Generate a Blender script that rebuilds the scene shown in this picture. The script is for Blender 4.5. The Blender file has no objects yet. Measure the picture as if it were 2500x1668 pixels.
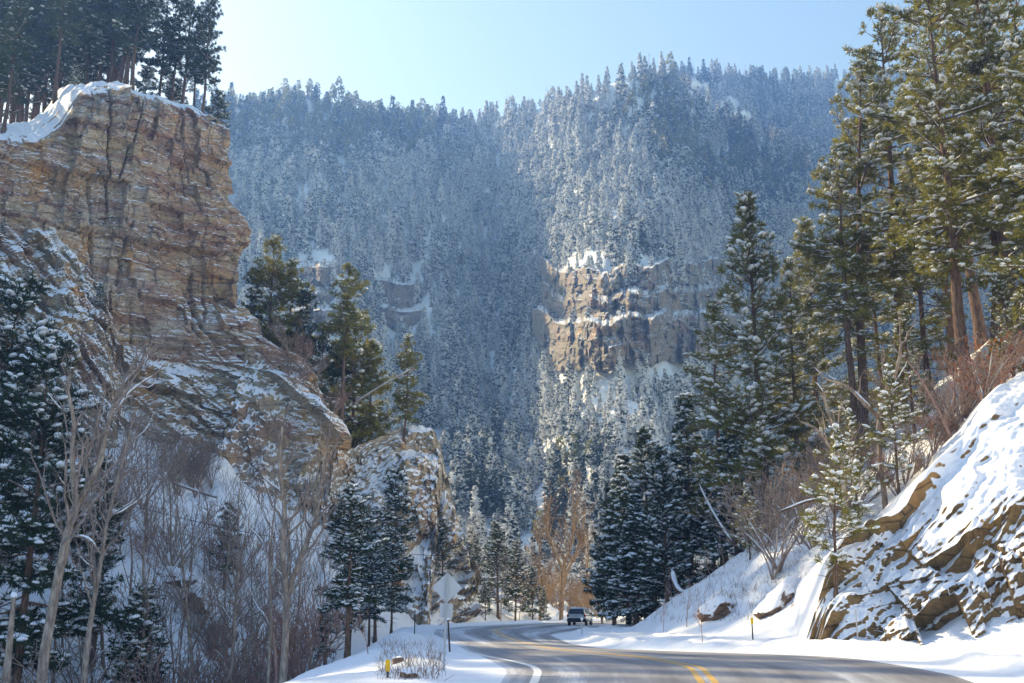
import bpy, math, random
import numpy as np
from mathutils import Vector, Matrix
from mathutils.bvhtree import BVHTree

scene = bpy.context.scene
rad = math.radians

# ------------------------------------------------------------------ camera, sky, sun, exposure
PITCH, FPX, EYE = rad(14.0), 2600.0, 1.8          # tilt up, focal length in photo pixels (photo 2500 x 1668), eye height
cam_data = bpy.data.cameras.new("camera")
cam_data.sensor_width = 36.0
cam_data.lens = 36.0 * FPX / 2500.0
cam_data.clip_start, cam_data.clip_end = 0.5, 6000.0
camera = bpy.data.objects.new("camera", cam_data)
scene.collection.objects.link(camera)
camera.location = (0, 0, EYE)
camera.rotation_euler = (math.pi / 2 + PITCH, 0, 0)
scene.camera = camera

SUN_AZ, SUN_EL = rad(-52.0), rad(34.5)            # azimuth measured from the view direction, to the left
SUN_DIR = Vector((math.sin(SUN_AZ) * math.cos(SUN_EL), math.cos(SUN_AZ) * math.cos(SUN_EL), math.sin(SUN_EL)))
world = bpy.data.worlds.new("World")
scene.world = world
world.use_nodes = True
wn = world.node_tree.nodes
sky_node = wn.new("ShaderNodeTexSky")
sky_node.sky_type = 'NISHITA'
sky_node.sun_disc = False
sky_node.sun_elevation = SUN_EL
sky_node.sun_rotation = SUN_AZ
sky_node.altitude = 1300
sky_node.air_density = 1.0
sky_node.dust_density = 2.6
sky_node.ozone_density = 3.0
world.node_tree.links.new(sky_node.outputs[0], wn["Background"].inputs[0])
wn["Background"].inputs[1].default_value = 0.14
sun_data = bpy.data.lights.new("sun", 'SUN')
sun_data.energy = 3.4
sun_data.angle = rad(0.5)
sun_data.color = (1.0, 0.90, 0.76)
sun = bpy.data.objects.new("sun", sun_data)
scene.collection.objects.link(sun)
sun.location = (-200, 150, 250)
sun.rotation_euler = SUN_DIR.to_track_quat('Z', 'Y').to_euler()
scene.view_settings.view_transform = 'Standard'
scene.view_settings.look = 'None'
scene.view_settings.gamma = 1.0
scene.view_settings.use_curve_mapping = False
scene.view_settings.exposure = 1.12
HAZE = 0.00065
scene.cycles.max_bounces = 4
scene.cycles.diffuse_bounces = 3
scene.cycles.glossy_bounces = 2
scene.cycles.transmission_bounces = 3
scene.cycles.volume_bounces = 0
scene.cycles.transparent_max_bounces = 6

# ------------------------------------------------------------------ helpers: pixels, noise, meshes
CP, SP = math.cos(PITCH), math.sin(PITCH)

def ray(px, py):
    a, b = (px - 1250.0) / FPX, (834.0 - py) / FPX
    return np.array([a, CP - SP * b, SP + CP * b])

def at(px, py, Y):
    """world point on the sight line of a photo pixel at ground distance Y"""
    d = ray(px, py)
    return np.array([0, 0, EYE]) + d * (Y / d[1])

def on_flat(px, py, z=0.0):
    d = ray(px, py)
    return np.array([0, 0, EYE]) + d * ((z - EYE) / d[2])

def project(P):
    P = np.asarray(P, float).reshape(-1, 3) - np.array([0, 0, EYE])
    dep = P[:, 1] * CP + P[:, 2] * SP
    up = -P[:, 1] * SP + P[:, 2] * CP
    return 1250 + FPX * P[:, 0] / dep, 834 - FPX * up / dep

def _hash(ix, iy, iz, seed):
    h = (ix.astype(np.uint32) * np.uint32(374761393) + iy.astype(np.uint32) * np.uint32(668265263)
         + iz.astype(np.uint32) * np.uint32(2147483647 - 1013) + np.uint32((seed * 144665 + 977) & 0x7fffffff))
    h = (h ^ (h >> np.uint32(13))) * np.uint32(1274126177)
    h = (h ^ (h >> np.uint32(16))) * np.uint32(2246822519)
    return ((h ^ (h >> np.uint32(15))) & np.uint32(0xffffff)).astype(np.float64) / 16777215.0

def hash1(i, seed=0):
    i = np.asarray(np.floor(i)).astype(np.int64)
    return _hash(i, i * 0 + 7, i * 0 + 3, seed)

def hash2(i, j, seed=0):
    i = np.asarray(np.floor(i)).astype(np.int64); j = np.asarray(np.floor(j)).astype(np.int64)
    return _hash(i, j, i * 0 + 5, seed)

def vnoise(x, y, z=0.0, seed=0):
    """smooth value noise in -1..1"""
    x, y, z = np.broadcast_arrays(np.asarray(x, float), np.asarray(y, float), np.asarray(z, float))
    x0, y0, z0 = np.floor(x), np.floor(y), np.floor(z)
    fx, fy, fz = x - x0, y - y0, z - z0
    fx, fy, fz = [f * f * f * (f * (f * 6 - 15) + 10) for f in (fx, fy, fz)]
    xi, yi, zi = x0.astype(np.int64), y0.astype(np.int64), z0.astype(np.int64)
    r = 0
    for dx in (0, 1):
        for dy in (0, 1):
            for dz in (0, 1):
                w = (fx if dx else 1 - fx) * (fy if dy else 1 - fy) * (fz if dz else 1 - fz)
                r = r + w * _hash(xi + dx, yi + dy, zi + dz, seed)
    return r * 2 - 1

def fbm(x, y, z=0.0, octaves=4, seed=0, gain=0.5):
    r, a, f = 0, 1.0, 1.0
    for k in range(octaves):
        r = r + a * vnoise(np.asarray(x) * f, np.asarray(y) * f, np.asarray(z) * f, seed + k * 17)
        a *= gain; f *= 2.03
    return r

def sstep(a, b, x):
    t = np.clip((np.asarray(x, float) - a) / (b - a), 0, 1)
    return t * t * (3 - 2 * t)

def worley2(x, y, seed=0, jitter=0.9):
    """2-D cells: (nearest, second nearest, id hash)"""
    x, y = np.asarray(x, float), np.asarray(y, float)
    xi, yi = np.floor(x).astype(np.int64), np.floor(y).astype(np.int64)
    d1 = np.full(x.shape, 9.0); d2 = np.full(x.shape, 9.0); cid = np.zeros(x.shape)
    for dx in (-1, 0, 1):
        for dy in (-1, 0, 1):
            hx = _hash(xi + dx, yi + dy, xi * 0 + 1, seed) ; hy = _hash(xi + dx, yi + dy, xi * 0 + 2, seed)
            d = np.hypot(xi + dx + .5 + (hx - .5) * jitter - x, yi + dy + .5 + (hy - .5) * jitter - y)
            near = d < d1
            d2 = np.where(near, d1, np.minimum(d2, d))
            cid = np.where(near, _hash(xi + dx, yi + dy, xi * 0 + 3, seed), cid)
            d1 = np.where(near, d, d1)
    return d1, d2, cid

def mesh(name, verts, faces, mats, mat_index=None, smooth=True, uv=None):
    """faces: an (n,3) or (n,4) array, or a list of such arrays"""
    me = bpy.data.meshes.new(name)
    verts = np.ascontiguousarray(verts, dtype=np.float32).reshape(-1, 3)
    if not isinstance(faces, list):
        faces = [faces]
    faces = [np.asarray(f, dtype=np.int32) for f in faces if len(f)]
    loops = np.concatenate([f.ravel() for f in faces])
    counts = np.concatenate([np.full(len(f), f.shape[1], np.int32) for f in faces])
    starts = np.concatenate([[0], np.cumsum(counts)[:-1]]).astype(np.int32)
    me.vertices.add(len(verts)); me.vertices.foreach_set("co", verts.ravel())
    me.loops.add(len(loops)); me.loops.foreach_set("vertex_index", loops)
    me.polygons.add(len(counts)); me.polygons.foreach_set("loop_start", starts)
    for m in (mats if isinstance(mats, (list, tuple)) else [mats]):
        me.materials.append(m)
    if mat_index is not None:
        me.polygons.foreach_set("material_index", np.asarray(mat_index, np.int32))
    me.polygons.foreach_set("use_smooth", np.full(len(counts), bool(smooth)))
    if uv is not None:
        l = me.uv_layers.new(name="UVMap")
        l.data.foreach_set("uv", np.asarray(uv, np.float32)[loops].ravel())
    me.update(calc_edges=True)
    me.validate()
    return me

def link(name, me, parent=None, loc=None, **props):
    o = bpy.data.objects.new(name, me)
    scene.collection.objects.link(o)
    if parent is not None:
        o.parent = parent
    if loc is not None:
        o.location = loc
    for k, v in props.items():
        o[k] = v
    return o

def empty(name, loc, rz=0.0, **props):
    o = link(name, None, None, loc, **props)
    o.rotation_euler = (0, 0, rz)
    o.empty_display_size = 0.3
    return o

def grid_faces(nr, nc):
    i = np.arange(nr * nc).reshape(nr, nc)
    return np.stack([i[:-1, :-1], i[:-1, 1:], i[1:, 1:], i[1:, :-1]], -1).reshape(-1, 4)

class Build:
    """collects pieces into one mesh"""
    def __init__(self):
        self.v, self.f, self.n = [], {3: [], 4: []}, 0
        self.m = {3: [], 4: []}
    def add(self, v, f, mi=0):
        v = np.asarray(v, float).reshape(-1, 3); f = np.asarray(f, int)
        if len(f) == 0:
            return self
        self.v.append(v); k = f.shape[1]
        self.f[k].append(f + self.n); self.m[k].append(np.full(len(f), mi)); self.n += len(v)
        return self
    def box(self, c, s, R=None, mi=0):
        c, s = np.array(c, float), np.array(s, float) / 2
        v = np.array([[x, y, z] for x in (-1, 1) for y in (-1, 1) for z in (-1, 1)]) * s
        if R is not None:
            v = v @ np.array(R).T
        return self.add(v + c, [[0, 1, 3, 2], [4, 6, 7, 5], [0, 4, 5, 1], [2, 3, 7, 6], [0, 2, 6, 4], [1, 5, 7, 3]], mi)
    def mesh(self, name, mats, smooth=True):
        fs, ms = [], []
        for k in (3, 4):
            if self.f[k]:
                fs.append(np.concatenate(self.f[k])); ms.append(np.concatenate(self.m[k]))
        return mesh(name, np.concatenate(self.v), fs, mats, np.concatenate(ms), smooth)

def tubes(paths, radii, sides=5, cap=True):
    """paths (N,P,3), radii (N,P) -> verts, quads (tapered tubes)"""
    paths = np.asarray(paths, float); radii = np.asarray(radii, float)
    N, P, _ = paths.shape
    tan = np.gradient(paths, axis=1)
    tan /= np.linalg.norm(tan, axis=2, keepdims=True) + 1e-9
    mean = tan.mean(1, keepdims=True)
    ref = np.where(np.abs(mean[..., 2:3]) > 0.75, np.array([1.0, 0.13, 0]), np.array([0.07, 0.05, 1.0]))
    a = np.cross(tan, np.broadcast_to(ref, tan.shape)); a /= np.linalg.norm(a, axis=2, keepdims=True) + 1e-9
    b = np.cross(tan, a)
    th = np.arange(sides) * 2 * math.pi / sides
    v = paths[:, :, None, :] + radii[:, :, None, None] * (a[:, :, None, :] * np.cos(th)[:, None] + b[:, :, None, :] * np.sin(th)[:, None])
    idx = np.arange(N * P * sides).reshape(N, P, sides)
    nx = np.roll(idx, -1, axis=2)
    q = np.stack([idx[:, :-1], nx[:, :-1], nx[:, 1:], idx[:, 1:]], -1).reshape(-1, 4)
    if cap and sides == 4:
        q = np.concatenate([q, idx[:, -1], idx[:, 0][:, ::-1]])
    return v.reshape(-1, 3), q

def catmull(pts, n):
    pts = np.asarray(pts, float)
    P = np.concatenate([[2 * pts[0] - pts[1]], pts, [2 * pts[-1] - pts[-2]]])
    t = np.linspace(0, len(pts) - 1 - 1e-6, n)
    i = t.astype(int); f = (t - i)[:, None]
    a, b, c, d = P[i], P[i + 1], P[i + 2], P[i + 3]
    return 0.5 * (2 * b + (c - a) * f + (2 * a - 5 * b + 4 * c - d) * f ** 2 + (3 * b - a - 3 * c + d) * f ** 3)

def ico(sub=1):
    t = (1 + 5 ** .5) / 2
    v = np.array([(-1, t, 0), (1, t, 0), (-1, -t, 0), (1, -t, 0), (0, -1, t), (0, 1, t), (0, -1, -t), (0, 1, -t),
                  (t, 0, -1), (t, 0, 1), (-t, 0, -1), (-t, 0, 1)], float)
    f = [(0, 11, 5), (0, 5, 1), (0, 1, 7), (0, 7, 10), (0, 10, 11), (1, 5, 9), (5, 11, 4), (11, 10, 2), (10, 7, 6), (7, 1, 8),
         (3, 9, 4), (3, 4, 2), (3, 2, 6), (3, 6, 8), (3, 8, 9), (4, 9, 5), (2, 4, 11), (6, 2, 10), (8, 6, 7), (9, 8, 1)]
    v = [tuple(x / np.linalg.norm(x)) for x in v]
    for _ in range(sub):
        mid, nf = {}, []
        def m(a, b):
            k = (min(a, b), max(a, b))
            if k not in mid:
                p = np.array(v[a]) + np.array(v[b]); v.append(tuple(p / np.linalg.norm(p))); mid[k] = len(v) - 1
            return mid[k]
        for a, b, c in f:
            x, y, z = m(a, b), m(b, c), m(c, a)
            nf += [(a, x, z), (b, y, x), (c, z, y), (x, y, z)]
        f = nf
    return np.array(v), np.array(f)

# ------------------------------------------------------------------ materials
class Nodes:
    def __init__(self, name):
        self.mat = bpy.data.materials.new(name)
        self.mat.use_nodes = True
        self.t = self.mat.node_tree
        self.t.nodes.clear()
        self.out = self.t.nodes.new("ShaderNodeOutputMaterial")
    def new(self, kind, ins=None, **attrs):
        n = self.t.nodes.new("ShaderNode" + kind)
        for k, v in attrs.items():
            setattr(n, k, v)
        for k, v in (ins or {}).items():
            self.set(n, k, v)
        return n
    def set(self, n, k, v):
        s = n.inputs[k]
        if isinstance(v, bpy.types.NodeSocket):
            self.t.links.new(v, s)
        elif isinstance(v, bpy.types.Node):
            self.t.links.new(v.outputs[0], s)
        else:
            s.default_value = v
    def math(self, op, a, b=0.0, c=None, clamp=False):
        n = self.new("Math", operation=op, use_clamp=clamp)
        self.set(n, 0, a); self.set(n, 1, b)
        if c is not None:
            self.set(n, 2, c)
        return n.outputs[0]
    def mix(self, f, a, b, blend='MIX'):
        n = self.new("Mix", data_type='RGBA', blend_type=blend)
        self.set(n, 0, f)
        for k, v in ((6, a), (7, b)):
            self.set(n, k, tuple(v) + (1,) if isinstance(v, (tuple, list)) and len(v) == 3 else v)
        return n.outputs[2]
    def ramp(self, f, stops, interp='LINEAR'):
        n = self.new("ValToRGB")
        r = n.color_ramp
        r.interpolation = interp
        while len(r.elements) < len(stops):
            r.elements.new(0.5)
        for e, (p, c) in zip(r.elements, stops):
            e.position = p
            e.color = tuple(c) + (1,) if len(c) == 3 else c
        self.set(n, 0, f)
        return n.outputs[0]
    def step(self, v, a, b):
        n = self.new("MapRange", interpolation_type='SMOOTHSTEP')
        self.set(n, 0, v); self.set(n, 1, a); self.set(n, 2, b)
        return n.outputs[0]
    def pos(self):
        return self.new("NewGeometry").outputs["Position"]
    def scaled(self, vec, s, rot=None):
        n = self.new("Mapping")
        self.set(n, 0, vec)
        n.inputs["Scale"].default_value = s if isinstance(s, (tuple, list)) else (s, s, s)
        if rot:
            n.inputs["Rotation"].default_value = rot
        return n.outputs[0]
    def noise(self, vec, scale=1.0, detail=4, rough=0.55, dist=0.0):
        n = self.new("TexNoise", {"Scale": scale, "Detail": detail, "Roughness": rough, "Distortion": dist})
        if vec is not None:
            self.set(n, "Vector", vec)
        return n.outputs[0]
    def bump(self, h, strength=0.5, dist=0.1, normal=None):
        n = self.new("Bump", {"Strength": strength, "Distance": dist, "Height": h})
        if normal is not None:
            self.set(n, "Normal", normal)
        return n.outputs[0]
    def surface(self, color, rough=0.8, normal=None, metallic=0.0, spec=0.3, **extra):
        p = self.new("BsdfPrincipled")
        self.set(p, "Base Color", tuple(color) + (1,) if isinstance(color, (tuple, list)) and len(color) == 3 else color)
        self.set(p, "Roughness", rough); self.set(p, "Metallic", metallic); self.set(p, "Specular IOR Level", spec)
        if normal is not None:
            self.set(p, "Normal", normal)
        for k, v in extra.items():
            self.set(p, k.replace("_", " "), v)
        self.t.links.new(p.outputs[0], self.out.inputs[0])
        return self.mat

SNOW = (0.84, 0.86, 0.90)

def m_plain(name, color, rough=0.7, var=0.15, scale=6.0, metallic=0.0, spec=0.3):
    n = Nodes(name)
    k = n.noise(n.new("TexCoord").outputs["Object"], scale, 4)
    c = n.mix(k, tuple(x * (1 - var) for x in color), tuple(min(1, x * (1 + var)) for x in color))
    return n.surface(c, rough, n.bump(k, 0.15, 0.02), metallic, spec)

def m_snow(name="snow", bump=0.35, scale=2.5):
    n = Nodes(name)
    p = n.pos()
    a = n.noise(n.scaled(p, scale), 1.0, 6, 0.62)
    c = n.mix(a, (0.80, 0.83, 0.88), (0.88, 0.895, 0.92))
    return n.surface(c, 0.65, n.bump(a, bump, 0.12), spec=0.25)

def m_clump_snow(name="clump_snow"):
    n = Nodes(name)
    a = n.noise(n.scaled(n.pos(), 7), 1.0, 3)
    return n.surface(SNOW, 0.6, n.bump(a, 0.3, 0.04), spec=0.25)

def m_needles(name, dark, light, trans=0.35, frost=0.0):
    n = Nodes(name)
    oi = n.new("ObjectInfo")
    k = n.noise(n.scaled(n.new("TexCoord").outputs["Object"], 0.9), 1.0, 3)
    f = n.math('ADD', n.math('MULTIPLY', k, 0.9), n.math('MULTIPLY', oi.outputs["Random"], 0.45))
    f = n.math('SUBTRACT', f, 0.22, clamp=True)
    c = n.mix(f, dark, light)
    if frost:
        fr = n.step(n.noise(n.scaled(n.pos(), 1.7), 1.0, 3), 0.62 - frost * 0.35, 0.68 - frost * 0.30)
        c = n.mix(fr, c, (0.72, 0.76, 0.82))
    d = n.new("BsdfDiffuse", {"Color": c})
    t = n.new("BsdfTranslucent", {"Color": c})
    s = n.new("MixShader", {0: trans, 1: d.outputs[0], 2: t.outputs[0]})
    n.t.links.new(s.outputs[0], n.out.inputs[0])
    return n.mat

def m_bark(name, a, b, scale=3.0, moss=None):
    n = Nodes(name)
    tc = n.new("TexCoord").outputs["Object"]
    k = n.noise(n.scaled(tc, (scale * 4, scale * 4, scale)), 1.0, 5, 0.65)
    c = n.mix(n.step(k, 0.35, 0.68), a, b)
    big = n.noise(n.scaled(tc, 0.8), 1.0, 2)
    c = n.mix(n.math('MULTIPLY', n.step(big, 0.5, 0.75), 0.5), c, tuple(x * 0.6 for x in a))
    return n.surface(c, 0.9, n.bump(k, 0.6, 0.04), spec=0.15)

def m_rock(name, colors, strata=0.55, hscale=0.05, stain=0.5, snow_lo=0.55, snow_hi=0.75, grain=3.0, tilt=None, snow=True, snow_amp=0.6, patch_col=(0.58, 0.53, 0.46), red_col=(0.36, 0.19, 0.14)):
    """layered rock, snow lying where the surface is flat enough to hold it"""
    n = Nodes(name)
    p = n.pos()
    w = n.noise(n.scaled(p, 0.12), 1.0, 3)
    warp = n.new("VectorMath", operation='MULTIPLY_ADD')
    n.set(warp, 0, n.new("TexNoise", {"Scale": 0.15, "Detail": 2.0, "Vector": p}).outputs[1]); n.set(warp, 1, (2.5, 2.5, 1.6)); n.set(warp, 2, p)
    layer = n.noise(n.scaled(warp.outputs[0], (hscale, hscale, strata), tilt), 1.0, 4, 0.6)
    c = n.ramp(layer, colors)
    patch = n.noise(n.scaled(p, (0.16, 0.16, 0.22)), 1.0, 4, 0.6)
    c = n.mix(n.math('MULTIPLY', n.step(patch, 0.50, 0.66), 0.65), c, patch_col)
    c = n.mix(n.math('MULTIPLY', n.step(w, 0.52, 0.68), 0.5), c, red_col)
    fine = n.noise(n.scaled(p, (grain * 0.6, grain * 0.6, grain * 1.4), tilt), 1.0, 7, 0.7)
    c = n.mix(n.math('MULTIPLY', n.step(fine, 0.60, 0.30), 0.55), c, (0.07, 0.06, 0.055))
    drip = n.noise(n.scaled(p, (0.5, 0.5, 0.06)), 1.0, 5, 0.65)
    zone = n.noise(n.scaled(p, 0.07), 1.0, 2)
    st = n.math('MULTIPLY', n.step(drip, 0.53, 0.66), n.step(zone, 0.46, 0.60))
    c = n.mix(n.math('MULTIPLY', st, stain), c, (0.06, 0.058, 0.055))
    ore = n.noise(n.scaled(p, (0.22, 0.22, 0.09)), 1.0, 4, 0.6)
    c = n.mix(n.math('MULTIPLY', n.step(ore, 0.56, 0.70), 0.75), c, (0.50, 0.28, 0.10))
    cr = n.new("TexVoronoi", {"Vector": n.scaled(warp.outputs[0], (0.35, 0.35, 0.9), tilt), "Scale": 1.0, "Randomness": 1.0}, feature='DISTANCE_TO_EDGE').outputs[0]
    crack = n.step(cr, 0.0, 0.05)
    c = n.mix(n.math('MULTIPLY', n.math('SUBTRACT', 1.0, n.step(cr, 0.0, 0.022)), 0.75), c, (0.035, 0.03, 0.028))
    h = n.math('ADD', n.math('MULTIPLY', fine, 0.8), n.math('MULTIPLY', crack, 0.5))
    nb = n.bump(h, 0.9, 0.22)
    if snow:
        g = n.new("NewGeometry")
        nz = n.new("SeparateXYZ", {0: g.outputs["Normal"]}).outputs[2]
        j = n.noise(n.scaled(p, 0.9), 1.0, 6, 0.7)
        v = n.math('ADD', nz, n.math('MULTIPLY', n.math('SUBTRACT', j, 0.5), snow_amp))
        sf = n.step(v, snow_lo, snow_hi)
        c = n.mix(sf, c, SNOW)
        nb2 = n.bump(n.noise(n.scaled(p, 2.5), 1.0, 4), 0.25, 0.1)
        mixn = n.new("Mix", data_type='VECTOR')
        n.set(mixn, 0, sf); n.set(mixn, 4, nb); n.set(mixn, 5, nb2)
        nb = mixn.outputs[1]
    return n.surface(c, 0.85, nb, spec=0.2)

MAT = {}
MAT['snow'] = m_snow()
MAT['clump'] = m_clump_snow()
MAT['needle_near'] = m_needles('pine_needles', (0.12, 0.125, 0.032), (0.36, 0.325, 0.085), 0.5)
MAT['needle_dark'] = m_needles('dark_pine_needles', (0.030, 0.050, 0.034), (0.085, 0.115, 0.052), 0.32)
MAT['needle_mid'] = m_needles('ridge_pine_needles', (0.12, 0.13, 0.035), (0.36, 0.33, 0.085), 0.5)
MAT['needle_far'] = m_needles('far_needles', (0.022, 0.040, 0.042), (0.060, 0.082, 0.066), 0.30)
MAT['frost'] = m_needles('frosted_needles', (0.74, 0.77, 0.82), (0.88, 0.89, 0.90), 0.30)
MAT['bark'] = m_bark('pine_bark', (0.085, 0.052, 0.036), (0.22, 0.145, 0.105))
MAT['bark_far'] = m_bark('far_bark', (0.05, 0.038, 0.032), (0.12, 0.09, 0.075))
MAT['aspen'] = m_bark('cottonwood_bark', (0.20, 0.15, 0.115), (0.46, 0.37, 0.29), 2.0)
MAT['twig'] = m_bark('twig_bark', (0.21, 0.155, 0.125), (0.39, 0.31, 0.26), 2.0)
MAT['twig_gold'] = m_bark('golden_twig', (0.20, 0.13, 0.075), (0.42, 0.29, 0.17), 2.0)
MAT['twig_red'] = m_bark('red_twig', (0.27, 0.16, 0.13), (0.44, 0.29, 0.24), 2.0)
MAT['cliff'] = m_rock('cliff_rock', [(0.26, (0.22, 0.145, 0.095)), (0.38, (0.46, 0.31, 0.18)), (0.46, (0.52, 0.42, 0.31)), (0.54, (0.33, 0.20, 0.15)), (0.62, (0.55, 0.40, 0.23)), (0.75, (0.46, 0.40, 0.33))], snow_lo=0.56, snow_hi=0.72, stain=0.65)
MAT['spur'] = m_rock('spur_rock', [(0.30, (0.25, 0.205, 0.145)), (0.45, (0.45, 0.35, 0.23)), (0.58, (0.34, 0.325, 0.265)), (0.72, (0.50, 0.365, 0.22))], strata=0.25, hscale=0.25, stain=0.35, snow_lo=0.30, snow_hi=0.44, tilt=(0.3, 0.6, 0))
MAT['outcrop'] = m_rock('outcrop_rock', [(0.30, (0.15, 0.10, 0.045)), (0.48, (0.33, 0.215, 0.09)), (0.60, (0.21, 0.15, 0.08)), (0.75, (0.42, 0.275, 0.11))], strata=0.5, hscale=0.4, stain=0.3, snow_lo=0.20, snow_hi=0.30, grain=6.0, snow_amp=0.30, patch_col=(0.27, 0.20, 0.11), red_col=(0.20, 0.12, 0.06))
MAT['far_cliff'] = m_rock('far_cliff_rock', [(0.30, (0.20, 0.175, 0.15)), (0.48, (0.33, 0.285, 0.23)), (0.60, (0.25, 0.23, 0.20)), (0.75, (0.37, 0.31, 0.24))], strata=0.06, hscale=0.05, stain=0.85, patch_col=(0.36, 0.32, 0.27), snow_lo=0.80, snow_hi=0.95, grain=0.6, snow_amp=1.1)
MAT['boulder'] = m_rock('boulder_rock', [(0.30, (0.12, 0.07, 0.045)), (0.5, (0.24, 0.14, 0.085)), (0.7, (0.17, 0.11, 0.075))], strata=0.9, hscale=0.9, stain=0.2, snow_lo=0.25, snow_hi=0.40, grain=8.0)

# ------------------------------------------------------------------ road and ground
def table(*pairs):
    a = np.array(pairs, float)
    ys = np.linspace(a[0, 0], a[-1, 0], 700)
    # smooth the polyline so bends have no corners
    v = np.interp(ys, a[:, 0], a[:, 1])
    k = np.hanning(19); k /= k.sum()
    v = np.convolve(np.pad(v, 9, mode='edge'), k, mode='valid')
    return lambda y: np.interp(y, ys, v)

xL = table((-15, -6), (10, -3.4), (26, -1.3), (32, -1.2), (43.7, -2.4), (58.5, -3.8), (75, -6.2), (92, -7.4), (106, -5.5), (118, -2), (131, 2.5), (146, 9), (170, 21))
xC = table((-15, 0), (10, 2.5), (25, 4.5), (34, 5.6), (40.7, 4.7), (47.8, 1.8), (58, .4), (68.8, -.5), (88, -1.5), (100, 0), (112, 2.5), (126, 7), (140, 14), (170, 30))
xR = table((-15, 7), (10, 10.8), (25.7, 12.2), (30.6, 13.4), (39.7, 13.9), (43, 12.6), (45, 9.5), (49.3, 4.6), (56.4, 3.4), (74, 3.2), (88, 6.5), (97, 8.7), (109, 11.8), (121, 16), (134, 22), (170, 42))
toeX = table((-15, 14), (26, 17), (40, 18), (46, 15.5), (50, 12.5), (56, 10), (65, 8), (75, 7.8), (90, 10.5), (100, 13.5), (112, 17), (125, 22), (140, 31), (170, 52))
shoulder = table((-15, 5), (28, 4.8), (40, 3.8), (60, 2.5), (75, 1.5), (110, 1.5), (150, 4))
drop = table((-15, 9), (30, 9), (60, 8), (90, 4), (115, 1.5), (170, 1))

hillcap = table((-15, 1), (40, 2), (70, 8), (88, 16), (100, 21), (115, 24), (130, 13), (145, 2), (170, .5))

def ground_z(x, y):
    x, y = np.broadcast_arrays(np.asarray(x, float), np.asarray(y, float))
    yy = np.clip(y, -14, 169)
    L, R, T = xL(yy), xR(yy), toeX(yy)
    z = np.zeros(x.shape)
    lump = fbm(x * .35, y * .35, 0, 4, 3)
    fine = fbm(x * 1.6, y * 1.6, 0, 3, 9)
    # right: ploughed apron, then the hillside
    r = x - R
    ap = sstep(0, 1.0, r)
    z = z + ap * (0.10 + 0.045 * np.clip(r, 0, 9) + 0.10 * np.exp(-((r - 1.3) / .7) ** 2))
    d = np.clip(x - T, 0, None)
    z = z + .42 * d + .42 * d * d / (d + 9)
    z = z + sstep(.2, 1.2, r) * sstep(9, 4, r) * .16 * np.clip(fbm(x * .9, y * .9, 0, 4, 19, .6), -.2, 1)
    z = z + sstep(0, 3, r) * (lump * .16 + fine * .035) + sstep(0, 8, d) * lump * .35
    # left: snowy shoulder, bank down to the creek, hillside beyond
    l = L - x
    w, D = shoulder(yy), drop(yy)
    z = z + sstep(0, 1.0, l) * (0.08 + .20 * np.exp(-((l - 1.6) / .9) ** 2) * sstep(26, 34, yy) + .12 * lump + .03 * fine)
    z = z - np.where(l > 0, .05 * np.clip(l, 0, w), 0)
    e = l - w
    run = D / .62
    z = z - D * sstep(-.6, run + .6, e)
    h = np.clip(e - run - 3.0, 0, None)
    cap = hillcap(yy) + D + .10 * h
    hz = 1.15 * h
    z = z + hz * cap / np.sqrt(cap * cap + hz * hz) + sstep(0, 6, h) * lump * .9
    far = sstep(165, 215, y)
    z = z * (1 - far) + far * np.clip(z, -3, 14)
    return np.minimum(z, 75)

nb, ny = 380, 540
bb = np.linspace(-1, 1, nb); bb = np.sign(bb) * (0.55 * np.abs(bb) + 0.60 * np.abs(bb) ** 3)
Yg = np.geomspace(10, 305, ny) - 22
B2, Y2 = np.meshgrid(bb, Yg)
X2 = B2 * (Y2 + 24)
Z2 = ground_z(X2, Y2)
ground_v = np.stack([X2, Y2, Z2], -1).reshape(-1, 3)
ground_f = grid_faces(ny, nb)

n = Nodes('ground_snow')
p = n.pos()
a = n.noise(n.scaled(p, 0.9), 1.0, 7, 0.65)
g = n.new("NewGeometry")
nz = n.new("SeparateXYZ", {0: g.outputs["Normal"]}).outputs[2]
c = n.mix(a, (0.78, 0.815, 0.87), (0.87, 0.89, 0.92))
litter = n.math('MULTIPLY', n.step(n.noise(n.scaled(p, (2.2, 2.2, 1.2)), 1.0, 6, 0.75), 0.60, 0.70), n.step(nz, 0.93, 0.78))
c = n.mix(n.math('MULTIPLY', litter, 0.75), c, (0.20, 0.15, 0.11))
MAT['ground'] = n.surface(c, 0.65, n.bump(n.math('ADD', a, n.math('MULTIPLY', n.noise(n.scaled(p, 6), 1.0, 3), 0.25)), 0.45, 0.16), spec=0.25)
link("ground", mesh("ground", ground_v, ground_f, MAT['ground']), kind="structure")

# road ribbon: u runs across (-1 left edge, 0 centre line, 1 right edge), v along in metres
yr = np.linspace(-14, 168, 520)
uu = np.linspace(-1.12, 1.12, 57)
U, YR = np.meshgrid(uu, yr)
XR = np.where(U < 0, xC(YR) + (-U) * (xL(YR) - xC(YR)), xC(YR) + U * (xR(YR) - xC(YR)))
ZR = 0.035 - 0.05 * U * U + np.where(np.abs(U) > 1, -.25 * (np.abs(U) - 1), 0)
road_v = np.stack([XR, YR, ZR], -1).reshape(-1, 3)
n = Nodes('asphalt')
uvn = n.new("UVMap").outputs[0]
s = n.new("SeparateXYZ", {0: uvn})
u_, v_ = s.outputs[0], s.outputs[1]
au = n.math('ABSOLUTE', u_)
p = n.pos()
streak = n.noise(n.scaled(uvn, (9.0, 0.055, 1)), 1.0, 6, 0.7)
wide = n.noise(n.scaled(uvn, (2.2, 0.03, 1)), 1.0, 3, 0.6)
fine = n.noise(n.scaled(p, 14), 1.0, 4, 0.7)
edge = n.step(au, 0.72, 1.04)
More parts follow.
